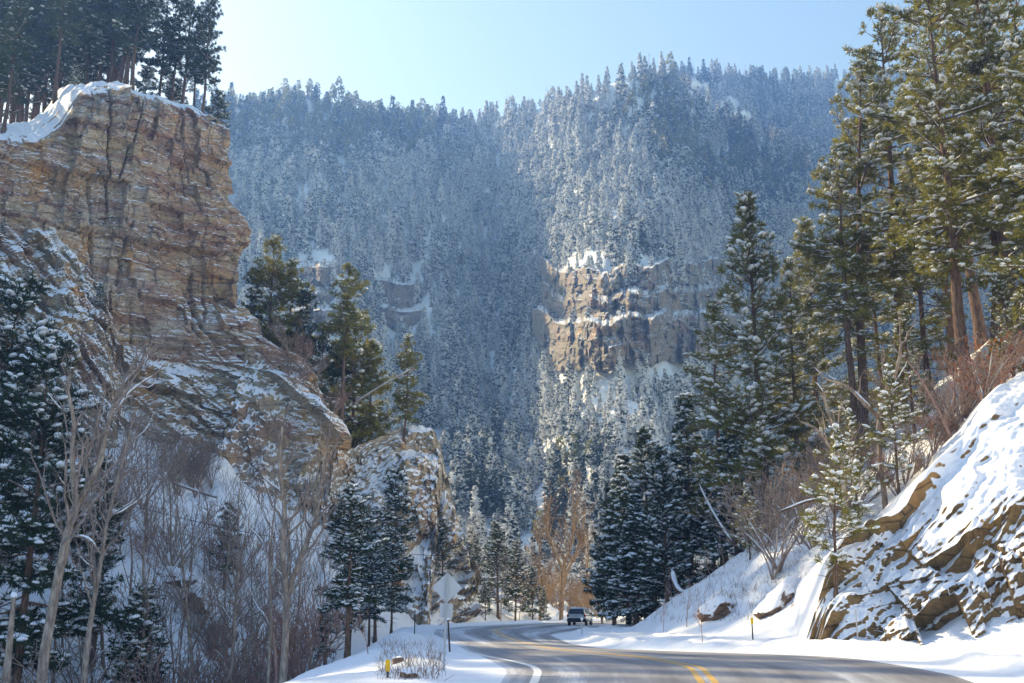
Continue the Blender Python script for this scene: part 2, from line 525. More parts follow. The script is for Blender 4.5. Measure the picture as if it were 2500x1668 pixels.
track = n.math('MULTIPLY', n.math('COSINE', n.math('MULTIPLY', au, 12.6)), 0.07)
far = n.step(v_, 40.0, 58.0)
amt = n.math('ADD', n.math('ADD', n.math('MULTIPLY', streak, 0.85), n.math('MULTIPLY', wide, 0.55)), n.math('MULTIPLY', edge, 0.34))
amt = n.math('ADD', amt, track)
amt = n.math('ADD', amt, n.math('MULTIPLY', n.math('SUBTRACT', far, 1.0), 0.13))
amt = n.math('ADD', amt, 0.07)
amt = n.math('ADD', amt, n.math('MULTIPLY', n.step(u_, -0.45, -0.95), 0.16))
amt = n.math('ADD', amt, n.math('MULTIPLY', n.math('SUBTRACT', fine, 0.5), 0.16))
snowf = n.math('MULTIPLY', n.step(amt, 0.70, 0.98), 0.92)
film = n.math('MULTIPLY', n.step(amt, 0.40, 0.85), 0.38)
asph = n.mix(n.noise(n.scaled(p, 60), 1.0, 2), (0.075, 0.072, 0.080), (0.135, 0.128, 0.138))
salt = n.mix(wide, (0.17, 0.165, 0.185), (0.24, 0.235, 0.255))
asph = n.mix(0.55, asph, salt)
c = n.mix(film, asph, (0.6, 0.62, 0.66))
c = n.mix(snowf, c, (0.72, 0.75, 0.80))
MAT['asphalt'] = n.surface(c, 0.75, n.bump(n.math('ADD', fine, n.math('MULTIPLY', snowf, 1.5)), 0.25, 0.02), spec=0.3)
link("road", mesh("road", road_v, grid_faces(520, 57), MAT['asphalt'], uv=np.stack([U, YR], -1).reshape(-1, 2)), kind="structure")

def stripe(name, fx, width, y0, y1, mat, parent=None):
    y = np.linspace(y0, y1, int((y1 - y0) * 3))
    x = fx(y)
    tx, ty = np.gradient(x), np.gradient(y)
    l = np.hypot(tx, ty); nx_, ny_ = ty / l, -tx / l
    uq = np.where(x < xC(y), (x - xC(y)) / (xC(y) - xL(y)), (x - xC(y)) / (xR(y) - xC(y)))
    z = 0.035 - .05 * uq ** 2 + .006
    v = np.concatenate([np.stack([x - nx_ * width / 2, y - ny_ * width / 2, z], -1), np.stack([x + nx_ * width / 2, y + ny_ * width / 2, z], -1)])
    k = len(y)
    f = np.stack([np.arange(k - 1), np.arange(k - 1) + k, np.arange(1, k) + k, np.arange(1, k)], -1)
    return link(name, mesh(name, v, f, mat), kind="structure")

def m_paint(name, col, wear):
    n = Nodes(name)
    k = n.noise(n.scaled(n.pos(), (1.2, 1.2, 1.2)), 1.0, 6, 0.75)
    c = n.mix(n.step(k, 0.62 - wear, 0.72 - wear * .6), col, (0.30, 0.29, 0.30))
    return n.surface(c, 0.7)
MAT['yellow'] = m_paint('yellow_paint', (0.62, 0.38, 0.10), 0.11)
MAT['white'] = m_paint('white_paint', (0.80, 0.80, 0.78), 0.05)
stripe("yellow_road_line", lambda y: xC(y) - .17, .17, -12, 165, MAT['yellow'])
stripe("yellow_road_line", lambda y: xC(y) + .17, .17, -12, 165, MAT['yellow'])
stripe("white_road_line", lambda y: xL(y) + .30 * (xC(y) - xL(y)) * (1 - .5 * sstep(34, 46, y)), .22, -12, 46, MAT['white'])

# ------------------------------------------------------------------ the left canyon wall
ES = [(532, 287), (553, 319), (551, 372), (548, 436), (559, 489), (596, 532), (606, 564), (590, 617), (588, 734), (617, 777), (628, 819),
      (681, 851), (723, 883), (766, 926), (787, 957), (800, 1010), (822, 1064), (815, 1117), (700, 1250)]
edge_pts = np.array([at(a, b, 125) for a, b in ES])[::-1]
edge_x = lambda z: np.interp(z, edge_pts[:, 2], edge_pts[:, 0])
A_, B_, C_, D_, E_, K_ = [np.array(q, float) for q in ((-150, 22), (-104, 62), (-76, 90), (-58, 107), (-46, 116), (-34, 125))]
BACKD = np.array([-.6, .8])
segs = [(A_, B_, 26), (B_, C_, 26), (C_, D_, 60), (D_, E_, 100), (E_, K_, 130), (K_, K_ + BACKD * 14, 70), (K_ + BACKD * 14, K_ + BACKD * 80, 40)]
path, n_face = [], 0
for i, (p0, p1, k) in enumerate(segs):
    path.append(p0 + (p1 - p0) * np.linspace(0, 1, k, endpoint=False)[:, None])
    if i == 4:
        n_face = sum(len(q) for q in path)
path = np.concatenate(path + [(K_ + BACKD * 80)[None]])
sl = np.concatenate([[0], np.cumsum(np.hypot(*np.diff(path, axis=0).T))])
# soften the plan so the face rounds its corners
ker = np.hanning(15); ker /= ker.sum()
path = np.stack([np.convolve(np.pad(path[:, k], 7, mode='edge'), ker, mode='valid') for k in (0, 1)], -1)
tan = np.gradient(path, axis=0); tan /= np.linalg.norm(tan, axis=1, keepdims=True)
nor = np.stack([tan[:, 1], -tan[:, 0]], -1)
sK = sl[n_face]
px_col = project(np.stack([path[:, 0], path[:, 1], np.full(len(path), 50.0)], -1))[0]
def top_rise(px, q):
    q0 = np.interp(px, [-100, 100, 250, 400, 550], [9.5, 8.5, 5.5, 3.5, 3.0])
    return .66 * q0 * (1 - np.exp(-q / q0)) * 1.25 + .06 * q

top_tab = [(-900, 300), (-100, 340), (100, 338), (150, 300), (185, 228), (300, 214), (400, 240), (470, 268), (600, 300)]
top_py = np.interp(px_col, [a for a, _ in top_tab], [b for _, b in top_tab])
ztop = np.array([at(1250, b, max(q[1], 80))[2] for b, q in zip(top_py, path)])
ztop = np.where(np.arange(len(path)) > n_face, ztop[n_face] + top_rise(600.0, np.clip(sl - sK, 0, None)), ztop)
kb = sstep(106, 94, path[:, 1])
ztop = ztop * (1 - kb) + kb * (63 + 3 * vnoise(sl * .05, 0, 0, 5))  # unseen rim beyond the frame made taller so its shadow covers the road
k7 = np.hanning(9); k7 /= k7.sum()
ztop = np.convolve(np.pad(ztop, 4, mode='edge'), k7, mode='valid')
nf, nt = 330, 70
W = np.linspace(0, 1, nf)[:, None]
Zf = 6 + (ztop[None, :] - 6) * W
S = np.broadcast_to(sl[None, :], Zf.shape)
PXC = np.broadcast_to(px_col[None, :], Zf.shape)

def blocks(S, zz, th, wmin, wmax, seed, skew=0.0, tilt=0.0):
    """courses of blocks with straight joints: a random height for each block"""
    q = zz / th
    li = np.floor(q)
    bw = wmin + (wmax - wmin) * hash1(li, seed)
    bi = np.floor((S + skew * (q - li) * (hash1(li, seed + 1) - .5)) / bw + hash1(li, seed + 2) * 9)
    return hash2(li, bi, seed + 3) - .5

def cliff_relief(S, Z):
    zz = Z + .7 * vnoise(S * .05, 0, 0, 11) + .10 * vnoise(S * .5, Z * .4, 0, 13)
    Sw = S + .10 * vnoise(S * .5, Z * .6, 0, 16)
    o = 2.2 * blocks(Sw, zz, 6.3, 3.5, 8.0, 3, 1.0) + 1.5 * blocks(Sw, zz, 2.3, 1.4, 4.5, 13, .5) + .40 * blocks(Sw, zz, .85, .8, 2.6, 23, .4) + .16 * blocks(Sw, zz, .34, .5, 2.4, 33)
    thin = sstep(-.1, .5, vnoise(S * .12, Z * .16, 0, 19))
    o = o + .24 * thin * blocks(Sw, zz, .22, 1.0, 4.0, 43)
    o = o + 1.0 * fbm(S * .09, Z * .045, 0, 2, 21) + .14 * fbm(S * 1.2, Z * 1.2, 0, 3, 23)
    rc = np.random.default_rng(5)
    for _ in range(20):                                     # joints and chimneys
        s0, z0 = rc.uniform(100, sK + 6), rc.uniform(26, 60)
        ln, sk, dep, wd = rc.uniform(4, 16), rc.uniform(-.25, .25), rc.uniform(.4, 1.1), rc.uniform(.07, .20)
        c = s0 + sk * (Z - z0) + .25 * (hash1(Z / 1.3 + s0, 25) - .5)
        o = o - dep * np.exp(-((S - c) / wd) ** 2) * sstep(ln, ln * .6, np.abs(Z - z0))
    return o

def terrace(h, P, warp):
    q = (h + warp) / P
    f = q - np.floor(q)
    return P * (np.floor(q) + sstep(.55, 1.0, f)) - warp

relief = cliff_relief(S, Zf)
zl = np.interp(PXC, [-400, 150, 250, 330, 420, 900], [40, 43, 40, 31, 30, 30])
kslope = np.interp(PXC, [-400, 250, 330, 600, 900], [.62, .62, .35, .62, .62])
drop_h = np.clip(zl - Zf, 0, None)
wq = 1.6 * fbm(S * .16, Zf * .05, 0, 3, 27) + 2
off = np.where(drop_h > 0, np.clip(terrace(drop_h, 3.1, wq), 0, None), 0) * kslope
tw = np.interp(PXC, [250, 380], [.7, .25])
off = tw * off + (1 - tw) * drop_h * kslope
below = sstep(zl + 1, zl - 3, Zf)
Sd = S + .55 * Zf
low = 3.0 * blocks(Sd, Zf + .5 * S, 6.5, 1.2, 3.0, 51, 1.0) + 1.8 * blocks(Sd, Zf + .6 * S, 2.8, .7, 1.8, 61, .6) + .7 * blocks(Sd, Zf - .5 * S, 1.1, .5, 1.2, 71) + .3 * blocks(Sd, Zf, .5, .3, .8, 75) + .8 * fbm(S * .35, Zf * .3, 0, 4, 44)
relief = relief * (1 - below) + below * low
off = off + relief * np.where(S > sK, .6, 1.0)
off = off - 1.8 * np.exp(-((Zf - 38.5) / 2.6) ** 2) * sstep(420, 480, PXC) * (S < sK + 3)
off = off + 1.0 * np.exp(-((Zf - 34.0) / 2.0) ** 2) * sstep(400, 470, PXC)
lip = sstep(ztop[None, :] - 2.5, ztop[None, :], Zf)
off = off - lip * .9
cw = np.interp(S, [sK - 13, sK - 1.5, sK + 4, sK + 60], [0, 1, 1, .5])
dxk = (edge_x(Zf) - K_[0]) * cw * np.where(Zf > 0, 1, 0)
CX = path[None, :, 0] + nor[None, :, 0] * (off - cw * (off - np.clip(relief, -2.0, 2.0) * .9)) + dxk
CY = path[None, :, 1] + nor[None, :, 1] * off
cliff_grid = np.stack([CX, CY, Zf + .12 * vnoise(S * 2, Zf * 2, 0, 3)], -1)
# snowy top running back from the edge
q = np.concatenate([[0.25, .6], np.geomspace(1.0, 75, nt - 2)])[:, None]
face_cols = np.arange(len(path)) <= n_face
rise = top_rise(px_col[None, :], q) + .8 * fbm(S[:1] * .15, q * .2, 0, 3, 51) * sstep(0, 6, q) + .35 * fbm(S[:1] * .8, q * .8, 0, 3, 52) * sstep(0, 3, q)
k41 = np.hanning(61); k41 /= k41.sum()
sm = lambda v: np.convolve(np.pad(v, 30, mode='edge'), k41, mode='valid')
bl = 1 - np.exp(-q / 1.6)
rr0 = cliff_grid[-1, :, 2]
TX = CX[-1][None] * (1 - bl) + sm(CX[-1])[None] * bl + BACKD[0] * q
TY = CY[-1][None] * (1 - bl) + sm(CY[-1])[None] * bl + BACKD[1] * q
TZ = cliff_grid[-1, :, 2][None] + rise
TX = np.where(face_cols[None], TX, CX[-1][None] - q * .02); TY = np.where(face_cols[None], TY, CY[-1][None] - q * .02)
TZ = np.where(face_cols[None], TZ, cliff_grid[-1, :, 2][None] - q * .02)
top_grid = np.stack([TX, TY, TZ], -1)
cg = np.concatenate([cliff_grid, top_grid])
cliff_v = cg.reshape(-1, 3)
cliff_f = grid_faces(nf + nt, len(path))
bz = np.concatenate([below, np.zeros((nt, len(path)))]) + .5 * np.concatenate([vnoise(S * .5, Zf * .5, 0, 29), np.zeros((nt, len(path)))])
cliff_mi = (bz[:-1, :-1] > .5).astype(int)
cliff_mi[nf + 1:, :n_face] = np.where(vnoise(S[:1, :n_face] * .5, q[:-2] * .9, 0, 57) + .25 * np.log(q[:-2] + .3) > -.15, 2, 0)[:cliff_mi.shape[0] - nf - 1]
cliff_mi = cliff_mi.ravel()
link("canyon_cliff", mesh("canyon_cliff", cliff_v, cliff_f, [MAT['cliff'], MAT['spur'], MAT['ground']], cliff_mi, smooth=False), kind="structure")

# ------------------------------------------------------------------ rock spur running down to the road bend
RS = [(600, 850, 122), (690, 885, 124), (780, 955, 127), (835, 1085, 129), (900, 1075, 132), (1010, 1040, 135), (1068, 1068, 136), (1090, 1160, 136.5),
      (1122, 1280, 137), (1146, 1370, 137), (1168, 1500, 137)]
ridge = catmull([at(*r) for r in RS], 210)
rs = np.concatenate([[0], np.cumsum(np.linalg.norm(np.diff(ridge, axis=0), axis=1))])
ww = np.linspace(-1, 1, 170)
ww = np.sign(ww) * np.abs(ww) ** 1.1
RSs, WW = np.meshgrid(rs, ww, indexing='ij')
depth = np.where(WW < 0, 17.0, 12.0)
zr = ridge[:, 2][:, None]
nose = sstep(rs[-1] * .62, rs[-1] * .74, RSs)
SX = ridge[:, 0][:, None] - 8.0 * np.abs(WW) * nose * (WW < 0)
SY = ridge[:, 1][:, None] + WW * depth
SZ = zr - (zr + 3) * (np.abs(WW) ** .95)
o = 1.2 * fbm(RSs * .28, SZ * .22, 0, 4, 61)
o = o + 2.4 * blocks(RSs + .3 * SZ, SZ - .2 * RSs, 3.4, 2.0, 4.5, 81, 1.4) + 1.1 * blocks(RSs + .3 * SZ, SZ, 1.4, .8, 2.0, 84, .6) + .5 * blocks(RSs, SZ, .5, .4, 1.1, 87)
o = o * sstep(-.02, .10, np.abs(WW)) * np.sign(WW + 1e-6)
SYd = SY + o
SZd = SZ + np.abs(o) * .35 + .3 * fbm(RSs * .7, WW * 6, 0, 3, 67)
SX = SX - .6 * o * nose
spur_v = np.stack([SX, SYd, SZd], -1).reshape(-1, 3)
spur_f = grid_faces(len(rs), len(ww))
link("rock_spur", mesh("rock_spur", spur_v, spur_f, MAT['spur'], smooth=False), kind="structure")

# ------------------------------------------------------------------ the snowed-over outcrop right of the road
OC = [(1945, 1512, 46.5), (1975, 1440, 47), (2020, 1372, 47.5), (2074, 1309, 48), (2118, 1289, 48), (2162, 1260, 48.3), (2207, 1226, 48.6), (2265, 1148, 49.5),
      (2339, 1064, 51), (2388, 1015, 52), (2427, 966, 53), (2500, 915, 54.5), (2640, 820, 56), (2850, 700, 57)]
OT = [(1935, 1524, 46), (1960, 1524, 45.8), (1990, 1526, 45.6), (2040, 1528, 45.3), (2094, 1530, 45), (2150, 1524, 44.5), (2200, 1518, 44), (2280, 1512, 43.3),
      (2350, 1510, 42.6), (2400, 1508, 42.2), (2440, 1506, 41.8), (2520, 1500, 41), (2680, 1490, 39.5), (2900, 1490, 37)]
no, mo = 330, 300
crest = catmull([at(*r) for r in OC], no)
toe = catmull([at(*r) for r in OT], no)
toe[:, 2] -= 1.7
so = np.concatenate([[0], np.cumsum(np.linalg.norm(np.diff(toe, axis=0), axis=1))])
wv = np.linspace(0, 1.25, mo)
SO, WV = np.meshgrid(so, wv, indexing='ij')
W1 = np.clip(WV, 0, 1)
steep = sstep(3.0, 8, SO)
ey, ez = 1 + .75 * steep, 1 - .22 * steep
OX = toe[:, 0][:, None] + (crest - toe)[:, 0][:, None] * W1 ** 1.05
OY = toe[:, 1][:, None] + (crest - toe)[:, 1][:, None] * W1 ** ey
OZ = toe[:, 2][:, None] + (crest - toe)[:, 2][:, None] * W1 ** ez
hh = (crest - toe)[:, 2][:, None] * W1
back = np.clip(WV - 1, 0, None)
OY = OY + back * 26; OZ = OZ - back * 5
OZ = OZ - 2.0 * sstep(1.3, 0.0, SO)
qq = SO * .80 - hh * .62 + .55 * vnoise(SO * .35, hh * .35, 0, 71) + .25 * vnoise(SO * 1.1, hh * 1.1, 0, 72)
def saw(x):
    f = x - np.floor(x)
    return np.where(f < .72, f / .72, (1 - f) / .28)
amp = .25 + .75 * sstep(-.35, .35, vnoise(SO * .3, hh * .22, 0, 74))
calm = sstep(6.0, 2.5, hh) * sstep(2, 5, SO)
up_ = sstep(2.5, 6.0, hh + 1.5 * vnoise(SO * .3, hh * .3, 0, 70))
amp = amp * (1 - .55 * up_) * (1 - .6 * calm)
d = .55 * amp * (saw(qq / 1.25) - .5) + .26 * (saw(qq / .52 + .4 * vnoise(SO, hh, 0, 77)) - .5) * amp
d = d + .9 * fbm(SO * .22, hh * .22, 0, 3, 78) * sstep(0, 2, hh)
c1, c2, cid = worley2(SO / 2.3 + .2 * hh, hh / 1.7 - .1 * SO, 79)
low = sstep(6.0, 2.5, hh) * sstep(2, 5, SO)
d = d + low * (2.2 * blocks(SO + .45 * hh, hh - .35 * SO, 2.1, 1.2, 3.0, 91, .8) + .7 * blocks(SO + .5 * hh, hh - .5 * SO, .8, .6, 1.5, 95, .5) + .25 * blocks(SO, hh, .3, .3, .8, 98))
d = d + .10 * fbm(SO * 2.5, hh * 2.5, 0, 3, 81)
d = d * sstep(1.02, .93, WV)
OX2, OY2, OZ2 = OX - d * .45, OY - d * .8, OZ + d * .42
rim = .35 * fbm(SO * .9, WV * 3, 0, 3, 83) * sstep(.8, 1.0, WV)
out_v = np.stack([OX2, OY2, OZ2 + rim], -1).reshape(-1, 3)
out_f = grid_faces(no, mo)
link("rock_outcrop", mesh("rock_outcrop", out_v, out_f, MAT['outcrop']), kind="structure")

# ------------------------------------------------------------------ mountains
def ridge_fn(tab, wob=5, seed=0):
    a = np.array(tab, float)
    return lambda px: np.interp(px, a[:, 0], a[:, 1]) + wob * fbm(np.asarray(px) * .012, 0, 0, 3, seed)
ridge1 = ridge_fn([(-700, 340), (300, 335), (540, 268), (640, 248), (750, 232), (860, 258), (960, 286), (1100, 296), (1180, 292), (1300, 270), (1400, 236), (1480, 208), (1560, 180),
                   (1620, 172), (1700, 232), (1780, 300), (1900, 352), (2000, 430), (2200, 530), (3200, 760)], 5, 3)
ridge3 = ridge_fn([(1300, 300), (1500, 215), (1650, 180), (1800, 186), (1950, 196), (2050, 198), (2300, 180), (3200, 160)], 5, 4)

def mtn_depth(px, v):
    """ground distance of the mountainside; v runs 0 (foot) .. 1 (ridge)"""
    px, v = np.broadcast_arrays(np.asarray(px, float), np.asarray(v, float))
    Y = 225 + 520 * v ** 1.08
    spur = np.exp(-((px - 1500) / 240) ** 2) * sstep(1130, 1420, px) * sstep(.0, .45, v)
    Y = Y * (1 - .24 * spur * (1 - .35 * sstep(.7, 1, v)))
    Y = Y * (1 + .05 * np.exp(-((px - 1215 + 70 * (v - .5)) / 55) ** 2) * sstep(.15, .5, v) * sstep(1.05, .75, v))
    Y = Y * (1 + .12 * sstep(1700, 2300, px)) * (1 - .20 * np.clip((1190 - px) / 700, 0, 1) * sstep(.05, .35, v))
    Y = Y * (1 - .05 * np.exp(-((px - 850) / 150) ** 2) * sstep(.2, .5, v) * sstep(1, .8, v))
    Y = Y * (1 + .030 * fbm(px * .006, v * 5, 0, 4, 91) + .012 * fbm(px * .022, v * 16, 0, 3, 92))
    return Y

def mtn_grid(pxs, ridge, depth, base_py, rows, back=14):
    v = np.linspace(0, 1, rows)
    PX, V = np.meshgrid(pxs, v)
    RP = ridge(pxs)[None, :]
    PY = base_py + (RP - base_py) * V
    Y = depth(PX, V)
    b = (834 - PY) / FPX; a = (PX - 1250) / FPX
    dy = CP - SP * b
    P = np.stack([a / dy * Y, Y, EYE + (SP + CP * b) / dy * Y], -1)
    q = np.linspace(1 / back, 1, back)[:, None]
    last = P[-1]
    Bk = np.stack([last[None, :, 0] + 0 * q, last[None, :, 1] + 260 * q, last[None, :, 2] - 18 * q - 190 * q ** 1.6], -1)
    return np.concatenate([P, Bk]), PX, PY, V

m1_px = np.linspace(-900, 3300, 340)
m1_grid, M1PX, M1PY, M1V = mtn_grid(m1_px, ridge1, mtn_depth, 1500, 190)
m1_v = m1_grid.reshape(-1, 3); m1_f = grid_faces(m1_grid.shape[0], m1_grid.shape[1])
m3_px = np.linspace(1250, 3300, 120)
m3_depth = lambda px, v: (700 + 230 * v) * (1 + .03 * fbm(px * .006, v * 4, 0, 3, 95))
m3_grid, M3PX, M3PY, M3V = mtn_grid(m3_px, ridge3, m3_depth, 760, 90)
m3_v = m3_grid.reshape(-1, 3); m3_f = grid_faces(m3_grid.shape[0], m3_grid.shape[1])
n = Nodes('mountain_snow')
p = n.pos()
g = n.new("NewGeometry")
a = n.noise(n.scaled(p, 0.25), 1.0, 6, 0.7)
c = n.mix(n.step(a, 0.50, 0.64), (0.80, 0.83, 0.88), (0.16, 0.13, 0.11))
c = n.mix(0.72, c, (0.80, 0.83, 0.88))
MAT['mountain'] = n.surface(c, 0.8, n.bump(a, 0.5, 1.5), spec=0.1)
link("mountain", mesh("mountain", m1_v, m1_f, MAT['mountain']), kind="structure")
link("far_mountain", mesh("far_mountain", m3_v, m3_f, MAT['mountain']), kind="structure")

def cliff_band(name, px0, px1, tiers, seed, jag):
    """stepped rock band set into the mountainside: tiers = (py bottom, py top, ledge share)"""
    pxs = np.arange(px0, px1 + 1, 2.6)
    rows_py, rows_y = [], []
    base_v = lambda px, py: np.clip((py - 1500) / (ridge1(px) - 1500), 0, 1)
    rr = []
    wander = jag * fbm(pxs * .013, 0, 0, 4, seed, .6)
    for pb, pt, ledge in tiers:
        pw = pb + (pt - pb) * (1 - ledge)
        for f in np.linspace(0, 1, max(8, int((pb - pt) / 2.4))):
            py = pb + (pt - pb) * f + wander
            vb, vt = base_v(pxs, pb + wander), base_v(pxs, pt + wander)
            Yb, Yt = mtn_depth(pxs, vb), mtn_depth(pxs, vt)
            wall = (py < pw + wander + 1e-6)
            k = np.clip((pw + wander - py) / (pw - pt + 1e-6), 0, 1)
            rr.append((py, Yb + (Yt - Yb) * (.06 * f + .94 * k)))
    PYr = np.array([r[0] for r in rr]); Yr = np.array([r[1] for r in rr])
    PXr = np.broadcast_to(pxs, PYr.shape)
    env = sstep(px0, px0 + 30, PXr) * sstep(px1, px1 - 60, PXr)
    d1, d2, cid = worley2(PXr / 38 + .2 * vnoise(PXr * .05, PYr * .05, 0, seed), PYr / 75, seed + 1)
    rel = (cid - .5) * 5 - 3 * np.exp(-((d2 - d1) / .05) ** 2) + 6 * fbm(PXr * .02, PYr * .02, 0, 4, seed + 2) + 3 * blocks(PXr + .3 * PYr, PYr + 8 * vnoise(PXr * .04, 0, 0, seed), 17, 20, 80, seed + 7, 12) + 3.5 * fbm(PXr * .09, PYr * .015, 0, 3, seed + 9)
    li = np.floor(PYr / 9.0 + .6 * vnoise(PXr * .03, PYr * .03, 0, seed + 4))
    rel = rel + (hash2(li, np.floor(PXr / 30 + 7 * hash1(li, 3)), seed + 3) - .5) * 2.2
    Yr = Yr + rel * env + (1 - env) * 14 - 9
    b = (834 - PYr) / FPX; a = (PXr - 1250) / FPX; dy = CP - SP * b
    P = np.stack([a / dy * Yr, Yr, EYE + (SP + CP * b) / dy * Yr], -1)
    v = P.reshape(-1, 3); f = grid_faces(*P.shape[:2])
    link(name, mesh(name, v, f, MAT['far_cliff'], smooth=False), kind="structure")
    return v, f

bands = [cliff_band("cliff_band", 1300, 1800, [(895, 765, .10), (765, 705, .30), (705, 645, .12)], 101, 14),
         cliff_band("cliff_band", 690, 830, [(815, 745, .2), (745, 700, .5), (700, 640, .25)], 111, 6),
         cliff_band("cliff_band", 915, 1030, [(795, 745, .2), (745, 682, .12)], 121, 6)]

# surfaces trees can stand on
def bvh(v, f):
    return BVHTree.FromPolygons([tuple(x) for x in np.asarray(v).tolist()], np.asarray(f).tolist())
BV = {'ground': bvh(ground_v, ground_f), 'cliff': bvh(cliff_v, cliff_f), 'spur': bvh(spur_v, spur_f), 'outcrop': bvh(out_v, out_f)}

def drop_to(x, y, which=('ground', 'cliff', 'spur', 'outcrop')):
    best = None
    for k in which:
        h = BV[k].ray_cast(Vector((x, y, 300)), Vector((0, 0, -1)))
        if h[0] is not None and (best is None or h[0].z > best):
            best = h[0].z
    return best if best is not None else 0.0

def hit(px, py, which=('ground', 'cliff', 'spur', 'outcrop')):
    """first surface met along the sight line of a photo pixel"""
    d = Vector(ray(px, py)).normalized()
    best = None
    for k in which:
        h = BV[k].ray_cast(Vector((0, 0, EYE)), d)
        if h[0] is not None and (best is None or h[3] < best[1]):
            best = (h[0], h[3])
    return np.array(best[0]) if best else None

# ------------------------------------------------------------------ tree generators
rng = np.random.default_rng(7)

def frame(dirs):
    d = dirs / (np.linalg.norm(dirs, axis=1, keepdims=True) + 1e-9)
    ref = np.where(np.abs(d[:, 2:3]) > .9, np.array([1.0, 0, 0]), np.array([0, 0, 1.0]))
    a = np.cross(d, ref); a /= np.linalg.norm(a, axis=1, keepdims=True) + 1e-9
    return d, a, np.cross(a, d)

def tuft_templates(k, needles, spread, width, r):
    out = []
    for _ in range(k):
        t = r.uniform(.0, .55, needles)
        th = r.uniform(0, 2 * math.pi, needles)
        ph = np.radians(r.uniform(spread[0], spread[1], needles))
        L = r.uniform(.55, 1.0, needles) * (1 - .35 * t)
        tip = np.stack([t + L * np.cos(ph) * .75, L * np.sin(ph) * np.cos(th), L * np.sin(ph) * np.sin(th)], -1)
        base = np.stack([t, t * 0, t * 0], -1)
        side = np.stack([r.normal(0, 1, needles) * .4, -np.sin(th), np.cos(th)], -1)
        side /= np.linalg.norm(side, axis=1, keepdims=True)
        w = width * r.uniform(.7, 1.3, needles)[:, None]
        mid = base + (tip - base) * .45
        v = np.stack([base, mid + side * w, tip, mid - side * w], 1).reshape(-1, 3)
        out.append((v, np.arange(needles * 4).reshape(-1, 4)))
    return out

def stamp(pos, dirs, scale, templates, r):
    """place oriented templates: returns verts, faces"""
    d, a, b = frame(dirs)
    roll = r.uniform(0, 2 * math.pi, len(pos))
    a2 = a * np.cos(roll)[:, None] + b * np.sin(roll)[:, None]
    b2 = np.cross(d, a2)
    which = r.integers(0, len(templates), len(pos))
    V, F, n = [], [], 0
    for k, (tv, tf) in enumerate(templates):
        m = which == k
        if not m.any():
            continue
        s = scale[m][:, None, None]
        v = pos[m][:, None, :] + s * (tv[None, :, 0:1] * d[m][:, None, :] + tv[None, :, 1:2] * a2[m][:, None, :] + tv[None, :, 2:3] * b2[m][:, None, :])
        f = tf[None] + (np.arange(m.sum()) * len(tv))[:, None, None] + n
        V.append(v.reshape(-1, 3)); F.append(f.reshape(-1, tf.shape[1])); n += m.sum() * len(tv)
    return np.concatenate(V), np.concatenate(F)

def blob_templates(k, sub, r, flat=.55):
    out = []
    for i in range(k):
        v, f = ico(sub)
        v = v * (1 + .28 * fbm(v[:, 0] * 1.3 + i * 7, v[:, 1] * 1.3, v[:, 2] * 1.3, 2, 200 + i))[:, None]
        v = v * np.array([1.15, .85, flat])
        v[:, 2] = np.where(v[:, 2] < 0, v[:, 2] * .5, v[:, 2])
        out.append((v, f))
    return out

def lumps(pos, dirs, scale, templates, r):
    """snow lumps lie level: only turned about the vertical, stretched along the twig"""
    which = r.integers(0, len(templates), len(pos))
    yaw = np.arctan2(dirs[:, 1], dirs[:, 0])
    slope = np.clip(dirs[:, 2] / (np.hypot(dirs[:, 0], dirs[:, 1]) + .25), -.7, .7)
    V, F, n = [], [], 0
    for k, (tv, tf) in enumerate(templates):
        m = which == k
        if not m.any():
            continue
        c, s = np.cos(yaw[m])[:, None], np.sin(yaw[m])[:, None]
        sc = scale[m][:, None]
        x = tv[None, :, 0] * c - tv[None, :, 1] * s
        y = tv[None, :, 0] * s + tv[None, :, 1] * c
        z = tv[None, :, 2] + tv[None, :, 0] * slope[m][:, None] * .6
        v = pos[m][:, None, :] + np.stack([x * sc, y * sc, z * sc], -1)
        f = tf[None] + (np.arange(m.sum()) * len(tv))[:, None, None] + n
        V.append(v.reshape(-1, 3)); F.append(f.reshape(-1, 3)); n += m.sum() * len(tv)
    return np.concatenate(V), np.concatenate(F)

